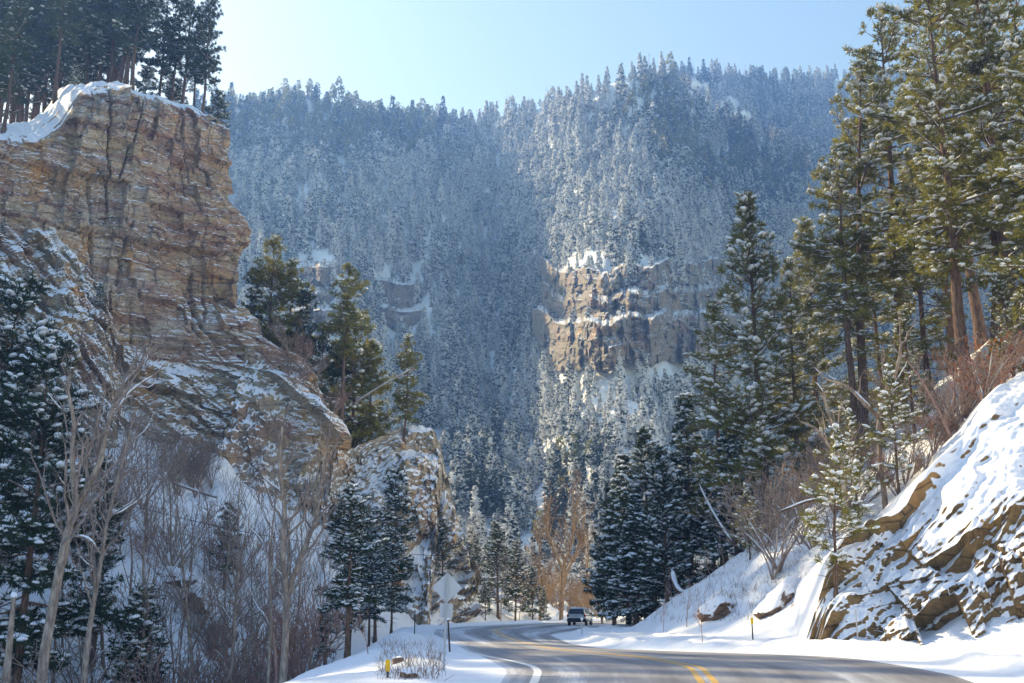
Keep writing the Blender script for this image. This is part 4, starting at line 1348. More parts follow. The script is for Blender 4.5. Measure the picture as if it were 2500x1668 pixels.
tree('young', 2040, 46.9, 1055, "spindly young snow-loaded pine leaning in front of the outcrop's end", 1982, width=1.0)
tree('young', 1832, 66, 1185, "knee-deep sapling pine on the snowy bank")
tree('young', 2100, 56, 1010, "young snowy pine beside the bare forked tree")
tree('young', 2195, 55, 900, "snow-clotted young pine left of the stump")

# left valley, close to the camera
tree('left_a', 15, 56, 850, "big snow-clotted pine at the left frame edge", width=.95)
tree('left_b', 120, 72, 1040, "snowy pine behind the forked pale cottonwood")
tree('left_b', 846, 54, 1185, "round-crowned pine with bare lower trunk beside the road shoulder", width=1.1)
tree('left_a', 955, 78, 1290, "dark snowy pine right of the round-crowned pine", width=.9)
tree('left_b', 900, 84, 1330, "snowy pine half hidden behind the round-crowned pine")
tree('snowy_a', 300, 60, 1440, "bushy snow-covered young pine low between the pale trunks", width=1.2)
tree('snowy_a', 225, 68, 1180, "snowy pine between the two pale cottonwoods")
tree('left_a', -60, 60, 700, "tall dark pine half cut by the left frame edge")
tree('snowy_a', 90, 78, 1090, "snowy pine in the dense left thicket")
tree('snowy_b', 545, 92, 1230, "small snowy pine high in the open snow gully")
gi_ = 0
for px, Y, tp in ((10, 92, 1000), (60, 98, 960), (150, 96, 1010), (210, 90, 1060), (850, 100, 1220),
                  (915, 108, 1240), (20, 74, 1150), (120, 72, 1240), (790, 64, 1470), ):
    tree(('snowy_a', 'snowy_b', 'left_b')[gi_ % 3], px, Y, tp, "snow-dusted pine crowded in the thicket below the canyon cliff", group="pines in the thicket below the cliff"); gi_ += 1

# on the spur and against the cliff
SP_ = ('spur', 'ground', 'cliff')
tree('ridge_a', 832, 128.5, 660, "tall sunlit pine with long bare trunk on the rock spur", 868)
tree('ridge_b', 640, 134, 590, "sunlit pine close against the cliff's right edge", which=SP_)
tree('ridge_b', 690, 133, 640, "bushy pine second from the cliff's right edge")
tree('wood_a', 610, 136, 650, "dark pine tucked behind the cliff's right edge")
tree('wood_a', 735, 132, 705, "dark slim pine left of the tall sunlit spur pine")
tree('wood_b', 770, 133, 800, "slender pine just left of the tall sunlit spur pine")
tree('ridge_b', 862, 134, 770, "sunlit pine just right of the tall spur pine")
tree('ridge_b', 905, 136, 840, "short sunlit pine above the fallen pale log")
tree('wood_a', 800, 136, 860, "dark pine low behind the tall spur pine's trunk")
tree('ridge_b', 985, 134, 822, "solitary pine on the outer shoulder of the rock spur", 992, width=.85)
tree('snowy_b', 958, 118, 1155, "thin snowy pine clinging to the front of the rock spur")
tree('snowy_b', 1080, 128, 1275, "snowy pine in front of the spur's pale rock end")
tree('snowy_a', 1158, 141, 1305, "yellowish snowy pine at the foot of the spur")
tree('snowy_a', 1216, 145, 1280, "tallest snowy pine behind the road bend", width=1.15)
tree('snowy_a', 1258, 148, 1325, "snowy pine right of the tallest one behind the bend")
tree('snowy_b', 1300, 152, 1385, "small snowy pine left of the bare golden cottonwood")
tree('snowy_a', 1040, 124, 1375, "low snowy pine left of the road sign")
tree('snowy_a', 1130, 138, 1400, "low snowy pine right of the road sign")
tree('snowy_a', 1185, 140, 1420, "knee-high snowy pine at the outer road edge")
tree('snowy_a', 1328, 154, 1440, "smallest snowy pine left of the car")
tree('snowy_b', 1105, 134, 1335, "slim snowy pine directly behind the diamond sign")
tree('snowy_a', 242, 112, 690, "snowy pine standing on the cliff's lower ledge", width=1.3)
tree('snowy_b', 5, 108, 655, "pine on the ledge at the left frame edge")
tree('snowy_a', 60, 108, 800, "bushy pine below the ledge at the left frame edge")
tree('snowy_a', 140, 108, 890, "small pine at the foot of the cliff ledges")

# on the cliff top
CT = ('cliff',)
tree('wood_b', 384, 134, -40, "thin-trunked pine, first of the bare-stemmed pair on the cliff top", 402, which=CT)
tree('wood_b', 411, 134, -30, "thin-trunked pine, second of the bare-stemmed pair on the cliff top", 424, which=CT)
tree('wood_b', 436, 132, -60, "leaning pine between the bare-stemmed pair and the cliff edge", 468, which=CT)
tree('wood_a', 473, 129, 10, "bushy pine second from the cliff edge", 505, which=CT, width=.85)
tree('wood_a', 494, 127, -10, "outermost pine on the very edge of the cliff top", 520, which=CT, width=.9)
tree('snowy_b', 180, 122, 160, "stunted pine on the snowy lip of the cliff", which=CT, width=1.4)
tree('wood_b', 134, 121, -120, "thick-trunked pine in front of the cliff-top wood", 152, which=CT)
tree('wood_b', 8, 113, -60, "pine at the left frame edge on the cliff top", 22, which=CT)
tree('wood_b', 285, 132, -80, "pine with leaning trunk at the right of the cliff-top wood", 300, which=CT)
for i in range(30):
    px = -60 + 390 * ((i * .618) % 1); Y = 124 + 34 * ((i * .377 + .1) % 1)
    tree('wood_b' if i % 3 else 'wood_a', px, Y, -40 - 160 * tr.uniform(), "unseen dark pine on the rim beyond the frame, added to shade the road", which=CT, group="pines of the cliff-top wood")
for px, Y, tp in ((405, 136, 190), (425, 136, 195), (350, 134, 150), (525, 129, 225)):
    tree('snowy_b', px, Y, tp, "low pine bush growing among the bare stems on the cliff top", which=CT, group="low pine bushes on the cliff top", width=1.3)
for i in range(26):                                   # the wood goes on unseen beyond the frame, added to shade the road
    x = -62 - 70 * ((i * .618) % 1); t = (i * .377) % 1
    y = np.interp(x, [-150, -104, -76, -58], [22, 62, 90, 107]) + 5 + 18 * t
    z = drop_to(x - 8 * t, y, CT)
    plant(KIND['wood_a' if i % 2 else 'wood_b'], (x - 8 * t, y, z), tr.uniform(14, 20), tr.uniform(0, 6.28), "unseen dark pine on the rim beyond the frame, added to shade the road", "pines of the cliff-top wood")

# ------------------------------------------------------------------ bare trees
def bare_tree(name, label, Y, mains, seed, r0, depth=3, density=1.0, snow=.3, bark='aspen', twig='twig', group=None, category="bare tree", ground_base=True, **kw):
    ms = []
    for k, (pts, a, b_) in enumerate(mains):
        P = np.array([at(q[0], q[1], Y + (q[2] if len(q) > 2 else 0)) for q in pts])
        if k == 0 and ground_base:
            g = P[0].copy(); g[2] = drop_to(g[0], g[1]) - .2
            if P[0][2] > g[2] + .3:
                P = np.concatenate([[g + np.array([(P[0] - P[1])[0] * .15, 0, 0])], P])
        ms.append((P, a * r0, b_ * r0))
    base = ms[0][0][0]
    ms = [(p - base, a, b_) for p, a, b_ in ms]
    tb, cb_, sb = bare_meshes(bare_limbs(ms, seed, depth, density, **kw), snow, seed)
    o = empty(name, base, 0, label=label, category=category)
    if group:
        o["group"] = group
    link("trunk", tb.mesh("bare_trunk", MAT[bark]), o)
    link("branches", cb_.mesh("bare_branches", MAT[twig]), o, kind="stuff")
    if sb.n:
        link("snow", sb.mesh("bare_snow", MAT['clump']), o, kind="stuff")
    return o

bare_tree("cottonwood_tree", "pale forked cottonwood with thick leaning trunk in the left foreground", 47,
          [([(100, 1668), (115, 1560), (140, 1420), (165, 1300), (186, 1238), (218, 1185), (250, 1110), (262, 1025, 1), (300, 940, 2), (330, 880, 2)], 1.0, .28),
           ([(186, 1238), (180, 1175, -1), (176, 1100, -1), (180, 1030, -2), (165, 950, -2)], .62, .25),
           ([(150, 1330), (170, 1310, -1), (215, 1315, -2), (245, 1350, -2)], .30, .15)], 501, .235, 3, 1.1, .5)
bare_tree("cottonwood_tree", "second pale cottonwood leaning right in the left foreground", 53,
          [([(204, 1668), (215, 1560), (232, 1450), (247, 1370), (262, 1270), (290, 1160), (310, 1085), (330, 1000)], 1.0, .2),
           ([(262, 1270), (255, 1190, 1), (262, 1110, 2)], .4, .2)], 502, .16, 3, 1.1, .35)
bare_tree("cottonwood_tree", "twin-stemmed grey cottonwood beside the round-crowned pine", 52,
          [([(690, 1668), (697, 1560), (703, 1450), (745, 1335), (772, 1260), (782, 1180, 1), (800, 1090, 1)], 1.0, .25),
           ([(701, 1470), (690, 1350, -1), (694, 1240, -1), (682, 1140, -2), (690, 1040, -2)], .66, .25)], 503, .20, 3, 1.2, .5)
bare_tree("cottonwood_tree", "slim grey cottonwood just left of the twin-stemmed one", 56,
          [([(655, 1668), (662, 1500), (660, 1350), (672, 1220), (668, 1120)], 1.0, .2)], 504, .10, 3, 1.1, .2)
bare_tree("cottonwood_tree", "bare golden cottonwood with forked crown left of the car", 150,
          [([(1370, 1516), (1372, 1440), (1374, 1390), (1395, 1330), (1402, 1270), (1398, 1200)], 1.0, .25),
           ([(1374, 1390), (1350, 1335, -2), (1335, 1280, -3), (1345, 1210, -3)], .6, .25), ([(1372, 1420), (1410, 1340, 2), (1430, 1250, 3)], .5, .2)], 505, .34, 3, 1.3, .15, 'twig_gold', 'twig_gold', min_r=.014)
bare_tree("bare_tree", "bare forked tree with snow-topped limbs above the outcrop", 57,
          [([(2158, 1200), (2150, 1130), (2146, 1020), (2165, 975), (2190, 900), (2200, 840)], 1.0, .4),
           ([(2146, 1020), (2110, 985, -1), (2070, 945, -1), (2015, 925, -2)], .8, .35)], 506, .16, 2, .9, .95)
bare_tree("bare_tree", "smaller bare tree with crooked snow-topped limbs behind the young pine", 54,
          [([(2068, 1292), (2060, 1200), (2055, 1135), (2025, 1090), (1990, 1045), (1955, 1030)], 1.0, .35),
           ([(2055, 1135), (2040, 1060, 1), (2020, 1000, 1), (2010, 955, 1)], .7, .35)], 507, .13, 2, .9, .95)
bare_tree("bare_tree", "thin dark bare tree leaning over the road beside the car", 118,
          [([(1470, 1520), (1462, 1480), (1445, 1430), (1425, 1380)], 1.0, .3), ([(1470, 1515), (1478, 1450, 1), (1485, 1400, 1)], .7, .3)], 508, .13, 2, 1.0, .1, 'twig', 'twig', min_r=.012)
bare_tree("bare_tree", "leaning bare tree with reddish bark right of the stump", 55,
          [([(2330, 1085), (2290, 1000), (2250, 930), (2215, 880)], 1.0, .3), ([(2310, 1040), (2330, 960, 1), (2320, 880, 1)], .7, .3)], 509, .09, 3, 1.0, .4, 'twig_red', 'twig_red')

bare_tree("cottonwood_tree", "thin straight cottonwood in front of the open snow gully", 60,
          [([(345, 1668), (352, 1500), (350, 1350), (362, 1220), (358, 1120)], 1.0, .2)], 511, .11, 3, 1.2, .3)
bare_tree("cottonwood_tree", "thin cottonwood leaning left across the snow gully", 62,
          [([(470, 1668), (462, 1540), (448, 1400), (440, 1290), (425, 1200)], 1.0, .2)], 512, .10, 3, 1.2, .3)
bare_tree("cottonwood_tree", "slender cottonwood midway between the gully and the twin-stemmed one", 64,
          [([(565, 1668), (570, 1520), (582, 1380), (580, 1260), (590, 1150)], 1.0, .2)], 513, .10, 3, 1.2, .3)
bare_tree("cottonwood_tree", "bare golden tree directly behind the car", 158,
          [([(1425, 1516), (1428, 1440), (1436, 1360), (1430, 1290)], 1.0, .25)], 514, .22, 3, 1.5, .1, 'twig_gold', 'twig_gold', min_r=.014)
bare_tree("cottonwood_tree", "bare golden tree left of the forked golden cottonwood", 156,
          [([(1318, 1516), (1322, 1440), (1316, 1360), (1326, 1280)], 1.0, .25)], 515, .20, 3, 1.5, .1, 'twig_gold', 'twig_gold', min_r=.014)

def bare_kind(seed, H, r0, twig, depth, density, multi=1, spread=.75, min_r=.008, snow=.15, up=.35):
    r = np.random.default_rng(seed)
    mains = []
    for k in range(multi):
        a = r.uniform(0, 6.28); s = (.10 if multi == 1 else .45) * H
        z = np.linspace(0, 1, 5)[:, None]
        P = np.concatenate([np.cos(a) * s * z ** 1.2, np.sin(a) * s * z ** 1.2, H * (.8 if multi > 1 else 1) * z * r.uniform(.7, 1)], 1) + np.cumsum(r.normal(0, .02 * H, (5, 3)), 0) * z
        mains.append((P, r0, r0 * .25))
    tb, cb_, sb = bare_meshes(bare_limbs(mains, seed, depth, density, spread, min_r=min_r, up=up), snow, seed, .012)
    return tb.mesh("stem", MAT[twig]), cb_.mesh("twigs", MAT[twig]), (sb.mesh("twig_snow", MAT['clump']) if sb.n else None)

BK = {'sap_a': bare_kind(601, 9, .07, 'twig', 3, 1.1, min_r=.011), 'sap_b': bare_kind(602, 10, .08, 'aspen', 3, 1.1, min_r=.011), 'sap_c': bare_kind(603, 8, .06, 'twig_red', 3, 1.1, snow=.3, min_r=.011),
      'shrub_a': bare_kind(604, 3.0, .025, 'twig', 2, 1.6, 9, min_r=.010, snow=.5), 'shrub_b': bare_kind(605, 2.6, .02, 'twig_red', 2, 1.8, 10, min_r=.010, snow=.4),
      'gold_a': bare_kind(606, 6.0, .04, 'twig_gold', 3, 1.0, 6, min_r=.014, snow=.05), 'brush': bare_kind(607, 3.6, .03, 'twig', 3, 1.0, 7, spread=1.0, min_r=.010, up=.05, snow=.4)}

def bare(key, px, Y, s, name, label, group, category, which=('ground', 'cliff', 'spur', 'outcrop'), tilt=0.0):
    p = stand(px, Y, which)
    o = empty(name, p - np.array([0, 0, .1]), tr.uniform(0, 6.28), label=label, category=category, group=group)
    o.scale = (s, s, s)
    o.rotation_euler = (0, tilt, o.rotation_euler[2])
    tk, cr, sn = BK[key]
    link("stem", tk, o); link("branches", cr, o, kind="stuff")
    if sn:
        link("snow", sn, o, kind="stuff")
    return o

R_ = np.random.default_rng(88)
for i in range(48):
    px = 130 + 680 * ((i * .618) % 1); Y = 56 + 40 * R_.uniform()
    bare(('sap_a', 'sap_b', 'sap_c')[i % 3], px, Y, R_.uniform(.8, 1.5), "bare_sapling", "thin grey bare sapling in the left valley thicket", "bare saplings of the left thicket", "bare tree")
for i in range(44):
    px = 120 + 660 * ((i * .7549) % 1); Y = 56 + 44 * R_.uniform()
    bare(('shrub_a', 'brush', 'shrub_b')[i % 3], px, Y, R_.uniform(1.0, 2.6), "bare_shrub", "leafless grey-brown shrub in the left valley thicket", "bare shrubs of the left thicket", "shrub")
for i in range(12):
    bare(('shrub_b', 'shrub_a')[i % 2], 640 + 260 * R_.uniform(), 118 + 8 * R_.uniform(), R_.uniform(.9, 1.5), "bare_shrub", "reddish leafless shrub on the snowy flank of the rock spur", "shrubs on the rock spur", "shrub")
for i in range(11):
    bare('shrub_a', 300 + 220 * R_.uniform(), 100 + 8 * R_.uniform(), R_.uniform(1.2, 2.0), "bare_shrub", "tall tan leafless shrub under the overhang of the canyon cliff", "shrubs under the cliff", "shrub")
for i in range(20):
    bare('gold_a', 1270 + 200 * ((i * .618) % 1), 152 + 34 * R_.uniform(), R_.uniform(.9, 1.5), "golden_shrub", "golden-tan leafless thicket shrub behind the car", "golden shrubs behind the car", "shrub")
for i in range(7):
    bare(('sap_b', 'sap_a')[i % 2], 1010 + 300 * ((i * .618) % 1), 140 + 10 * R_.uniform(), R_.uniform(.7, 1.1), "bare_sapling", "pale bare sapling among the snowy pines behind the bend", "bare saplings behind the bend", "bare tree")
for i in range(22):
    bare(('brush', 'shrub_a')[i % 2], 1850 + 290 * ((i * .618) % 1), 58 + 16 * R_.uniform(), R_.uniform(.9, 1.7), "bare_shrub", "tangled brown brush hanging over the right bank", "brown brush on the right bank", "shrub", tilt=R_.uniform(-.6, .2))
for i in range(16):
    bare(('shrub_b', 'brush', 'shrub_a')[i % 3], 2200 + 330 * ((i * .618) % 1), 55 + 8 * R_.uniform(), R_.uniform(.8, 1.5), "bare_shrub", "reddish leafless shrub above the crest of the outcrop", "red shrubs above the outcrop", "shrub")
for i in range(6):
    bare('sap_c', 1620 + 240 * ((i * .618) % 1), 60 + 14 * R_.uniform(), R_.uniform(.25, .4), "bare_sapling", "small leafless sapling poking out of the right snowbank", "small saplings on the right snowbank", "bare tree")
bare('sap_c', 1715, 50, .30, "bare_sapling", "little leafless sapling by the road left of the right yellow marker", "roadside sapling", "bare tree")
bare('sap_c', 900, 42, .30, "bare_sapling", "slanting leafless sapling on the left snow shoulder", "shoulder sapling two", "bare tree", tilt=.2)

# orange leaves still hanging on a few shrubs above the outcrop
def leafy_shrub(px, Y, s, label):
    p = stand(px, Y)
    o = empty("orange_shrub", p, tr.uniform(0, 6.28), label=label, category="shrub")
    o.scale = (s, s, s)
    link("stem", BK['shrub_b'][0], o); link("branches", BK['shrub_b'][1], o)
    k = 260
    r = np.random.default_rng(int(px))
    a = r.uniform(0, 6.28, k); q = np.sqrt(r.uniform(.02, 1, k)) * 1.3; z = r.uniform(.5, 2.6, k)
    v, f = stamp(np.stack([np.cos(a) * q, np.sin(a) * q, z], -1), r.normal(0, 1, (k, 3)), r.uniform(.08, .16, k), [(np.array([[0, 0, 0], [.5, .35, 0], [1, 0, .1], [.5, -.35, 0]]), np.array([[0, 1, 2, 3]]))], r)
    link("leaves", mesh("leaves", v, f, MAT['leaf']), o)
MAT['leaf'] = m_needles('orange_leaf', (0.30, 0.085, 0.02), (0.50, 0.17, 0.05), .4)
leafy_shrub(2395, 56, 1.0, "shrub with orange dead leaves at the foot of the leaning pine")
leafy_shrub(2440, 57, 1.2, "larger orange-leaved shrub right of the leaning pine's foot")
leafy_shrub(2300, 56, .7, "low orange-leaved shrub left of the leaning pine's foot")

# ------------------------------------------------------------------ dry stalks poking through the snow
def stalks(name, label, regions, count, seed, mat):
    r = np.random.default_rng(seed)
    A, Bq = [], []
    for _ in range(count):
        x0, x1, y0, y1 = regions[r.integers(0, len(regions))]
        h = hit(r.uniform(x0, x1), r.uniform(y0, y1), ('ground',))
        if h is None or (xL(h[1]) - .6 < h[0] < xR(h[1]) + .8 and h[1] < 170):
            continue
        for _k in range(r.integers(2, 6)):
            b0 = h + np.append(r.normal(0, .10, 2), -.05)
            A.append(b0); Bq.append(b0 + np.append(r.normal(0, .12, 2), r.uniform(.12, .45)))
    A, Bq = np.array(A), np.array(Bq)
    v, f = tubes(np.stack([A, Bq], 1), np.tile([[.007, .004]], (len(A), 1)), 3)
    link(name, mesh(name, v, f, mat), kind="stuff", label=label)
stalks("dry_grass", "dry grass stalks poking through the snow of the banks", [(930, 1075, 1570, 1660), (1500, 1850, 1400, 1520), (1700, 1960, 1300, 1500), (420, 700, 1150, 1600), (1850, 2150, 1250, 1450), (1500, 1850, 1400, 1520), (420, 700, 1150, 1600), (1700, 1960, 1300, 1500)], 1300, 5, MAT['twig'])

# ------------------------------------------------------------------ boulders, logs, stump
def boulder(px, py, size, label, seed, stretch=(1, 1, .8), tilt=(0, 0, 0), which=('ground', 'outcrop'), up=.2):
    h = hit(px, py, which)
    v, f = ico(4)
    v = v * np.array(stretch)
    n1 = v / np.linalg.norm(v, axis=1, keepdims=True)
    rr = np.random.default_rng(seed)
    pl = rr.normal(0, 1, (16, 3)); pl /= np.linalg.norm(pl, axis=1, keepdims=True)
    cut = rr.uniform(.55, .9, 16)
    for nrm, c in zip(pl, cut):
        dd = v @ nrm - c
        v = v - np.clip(dd, 0, None)[:, None] * nrm * .92
    v = v * (1 + .05 * fbm(n1[:, 0] * 3, n1[:, 1] * 3, n1[:, 2] * 3, 3, seed))[:, None] * size
    o = link("boulder", mesh("boulder", v, f, MAT['boulder']), None, (h[0], h[1], h[2] + size * up), label=label, category="boulder")
    o.rotation_euler = tilt
    return o
boulder(972, 1618, .24, "small reddish boulder behind the left yellow marker", 1, (1.5, 1, .55), (0, -.2, .2))
boulder(1000, 1652, .26, "small brown boulder right of the left yellow marker", 2, (1, 1, .9))
boulder(1760, 1492, 1.35, "brown boulder breaking out of the right snowbank near the sapling", 3, (1.4, 1, .8), (0, -.35, .2), up=-.15)
boulder(1905, 1470, 1.5, "long dark slab slanting up the right snowbank", 4, (2.3, .8, .45), (0, -.75, .1), up=-.05)
boulder(530, 1560, 1.3, "dark boulder in the shaded snow gully", 7, (1.2, 1, .9))
boulder(480, 1480, 1.5, "dark split boulder higher in the shaded snow gully", 8, (1.5, 1, .8), (0, .4, 0))
boulder(430, 1420, 1.3, "flat dark boulder at the gully's left side", 9, (1.6, 1, .6), (0, .3, 0))

def log(name, label, P, r0, r1, bark, snow=True, category="log"):
    P = np.array(P)
    c = P.mean(0)
    pth = catmull(P - c, 9)
    rr = np.linspace(r0, r1, 9)
    o = empty(name, c, 0, label=label, category=category)
    b = Build(); b.add(*tubes(pth[None], rr[None], 8))
    for e, s_ in ((0, -1), (8, 1)):
        ring = b.v[0][e * 8:e * 8 + 8]
        b.add(np.concatenate([ring, ring.mean(0)[None]]), [[k, (k + 1) % 8, 8] for k in range(8)])
    link("log_body", b.mesh("log_body", MAT[bark]), o)
    if snow:
        b = Build(); b.add(*tubes((pth + np.array([0, 0, 1]) * (rr * .75)[:, None])[None], (rr * .85)[None] * np.array([.4, 1, 1.1, .9, 1, 1.1, .9, 1, .4]), 8))
        link("snow", b.mesh("log_snow", MAT['clump']), o, kind="stuff")
    return o
log("fallen_log", "pale fallen trunk slanting across the spur below the short sunlit pine", [at(865, 985, 131), at(935, 940, 131), at(1012, 898, 131)], .11, .07, 'aspen')
log("fallen_log", "snow-covered curved log lying on the bank under the dark spruces", [at(1640, 1395, 80), at(1655, 1440, 79), at(1690, 1458, 78)], .22, .16, 'bark')
log("fallen_log", "snowy fallen limb arching over the bank left of the young pine", [at(1905, 1250, 50), at(1990, 1222, 49.5), at(2062, 1245, 49)], .06, .09, 'bark')
log("fallen_log", "snow-dusted fallen trunk high in the left gully", [at(425, 1180, 96), at(480, 1200, 95), at(530, 1215, 94)], .12, .09, 'twig')
log("fallen_log", "thin fallen trunk propped across the brush on the right bank", [at(1790, 1330, 76), at(1740, 1250, 78), at(1705, 1180, 80)], .12, .07, 'bark')
sp_ = hit(2242, 1150)
b = Build(); zz = np.linspace(-.3, .75, 5)
b.add(*tubes(np.stack([zz * .12, zz * 0, zz], -1)[None], np.array([[.27, .24, .21, .20, .19]]), 10))
stump = empty("tree_stump", sp_, 0, label="short snow-capped stump on the crest of the outcrop", category="stump")
link("stump_body", b.mesh("stump_body", MAT['aspen']), stump)
v, f = ico(2); v = v * np.array([.36, .36, .22]); v = v * (1 + .15 * fbm(v[:, 0] * 4, v[:, 1] * 4, v[:, 2] * 4, 2, 9))[:, None]
link("snow", mesh("stump_snow", v + np.array([.09, 0, .82]), f, MAT['clump']), stump, kind="stuff")
b = Build(); zz = np.linspace(0, 1, 6)
pb = at(22, 1668, 47); pt = at(34, 1455, 47); gz = drop_to(pb[0], 47)
b.add(*tubes((np.array([pb[0], 47, gz - .2]) * (1 - zz[:, None]) + pt * zz[:, None] - np.array([pb[0], 47, gz]))[None], np.array([[.30, .26, .24, .20, .15, .09]]), 8))
sg = empty("broken_snag", (pb[0], 47, gz), 0, label="pale broken snag with snow cap at the lower left corner", category="snag")
link("trunk", b.mesh("snag_trunk", MAT['aspen']), sg)
v, f = ico(1)
link("snow", mesh("snag_snow", v * np.array([.15, .15, .14]) + (pt - np.array([pb[0], 47, gz])) + np.array([0, 0, .04]), f, MAT['clump']), sg, kind="stuff")

# ------------------------------------------------------------------ car
MAT['car_paint'] = m_plain('silver_car_paint', (0.46, 0.49, 0.52), 0.35, .06, 3, .55, .5)
MAT['glass'] = m_plain('dark_glass', (0.02, 0.028, 0.045), 0.08, .1, 2, 0, .6)
MAT['side_glass'] = m_plain('side_glass', (0.10, 0.11, 0.11), 0.10, .1, 2, 0, .6)
MAT['black'] = m_plain('black_plastic', (0.022, 0.023, 0.026), 0.7)
MAT['tyre'] = m_plain('tyre_rubber', (0.018, 0.018, 0.018), 0.85)
MAT['rim'] = m_plain('alloy', (0.45, 0.46, 0.47), 0.35, .05, 5, .9)
MAT['red_lamp'] = m_plain('red_lamp_glass', (0.45, 0.012, 0.018), 0.2)
MAT['plate'] = m_plain('plate', (0.55, 0.56, 0.55), 0.5)
MAT['steel'] = m_plain('galvanised_steel', (0.40, 0.41, 0.42), 0.5, .1, 8, .45)
MAT['sign_back'] = m_plain('sign_back', (0.50, 0.51, 0.52), 0.55, .08, 1.5, .25)
MAT['brown_post'] = m_plain('brown_post', (0.055, 0.042, 0.040), 0.8)
MAT['dark_post'] = m_plain('dark_post', (0.035, 0.05, 0.055), 0.8)
MAT['reflector'] = m_plain('white_reflector', (0.85, 0.86, 0.88), 0.4)
MAT['yellow_marker'] = m_plain('yellow_marker', (0.85, 0.50, 0.01), 0.5, .08)
MAT['cable'] = m_plain('cable', (0.012, 0.012, 0.016), 0.8)
MAT['pale_cable'] = m_plain('pale_cable', (0.30, 0.30, 0.31), 0.8)

def ring_loft(b, rings, caps=True, mi=0):
    R = np.array(rings); k, m = R.shape[:2]
    idx = np.arange(k * m).reshape(k, m); nx = np.roll(idx, -1, 1)
    b.add(R.reshape(-1, 3), np.stack([idx[:-1], nx[:-1], nx[1:], idx[1:]], -1).reshape(-1, 4), mi)
    if caps:
        for e in (0, k - 1):
            c = R[e].mean(0)
            b.add(np.concatenate([R[e], c[None]]), [[i, (i + 1) % m, m] for i in range(m)], mi)

def rrect(w, z0, z1, y, n=28, e=5.0, top=1.0):
    th = np.linspace(0, 2 * math.pi, n, endpoint=False)
    c, s_ = np.cos(th), np.sin(th)
    x = np.sign(c) * np.abs(c) ** (2 / e) * w
    z = np.sign(s_) * np.abs(s_) ** (2 / e)
    x = x * np.where(z > 0, 1 - (1 - top) * z, 1)
    return np.stack([x, np.full(n, y), (z0 + z1) / 2 + z * (z1 - z0) / 2], -1)

car_p = np.array([6.25, 107.0, 0.035])
car = empty("car", car_p, rad(-13), label="silver SUV driving away round the snowy bend", category="car")
b = Build()
st = [(.0, .84, .50, 1.00), (.05, .91, .42, 1.05), (.25, .945, .36, 1.07), (.8, .955, .32, 1.08), (1.6, .955, .30, 1.07), (2.6, .955, .30, 1.06), (3.3, .95, .30, 1.04), (3.7, .94, .32, 1.00),
      (4.3, .91, .36, .93), (4.65, .84, .40, .82), (4.78, .70, .46, .72)]
ring_loft(b, [rrect(w, a, c, y) for y, w, a, c in st])
body = link("body", b.mesh("car_body", MAT['car_paint']), car)
b = Build()
def cab(z, y0, y1, w, e=6.0, n=32):
    th = np.linspace(0, 2 * math.pi, n, endpoint=False); c, s_ = np.cos(th), np.sin(th)
    return np.stack([np.sign(c) * np.abs(c) ** (2 / e) * w, (y0 + y1) / 2 + np.sign(s_) * np.abs(s_) ** (2 / e) * (y1 - y0) / 2, np.full(n, z)], -1)
ring_loft(b, [cab(1.00, .08, 3.55, .93), cab(1.12, .12, 3.30, .91), cab(1.45, .30, 2.72, .82), cab(1.64, .42, 2.35, .755), cab(1.72, .55, 2.15, .70), cab(1.745, .80, 1.9, .55)])
link("cabin", b.mesh("car_cabin", MAT['car_paint']), car)
def panel(name, pts, mat, parent, thick=.02):
    P = np.array(pts, float); nrm = np.cross(P[1] - P[0], P[2] - P[0]); nrm /= np.linalg.norm(nrm)
    k = len(P); v = np.concatenate([P - nrm * thick, P + nrm * thick])
    bb_ = Build(); i = np.arange(k); j = np.roll(i, -1)
    bb_.add(v, np.stack([i, j, j + k, i + k], -1))
    c0, c1 = v[:k].mean(0), v[k:].mean(0)
    bb_.add(np.concatenate([v[:k], c0[None]]), [[a, k, (a + 1) % k] for a in range(k)]).add(np.concatenate([v[k:], c1[None]]), [[a, (a + 1) % k, k] for a in range(k)])
    return link(name, bb_.mesh(name, mat, smooth=False), parent)
panel("rear_window", [(-.78, .085, 1.14), (.78, .085, 1.14), (.66, .33, 1.585), (-.66, .33, 1.585)], MAT['glass'], car, .03)
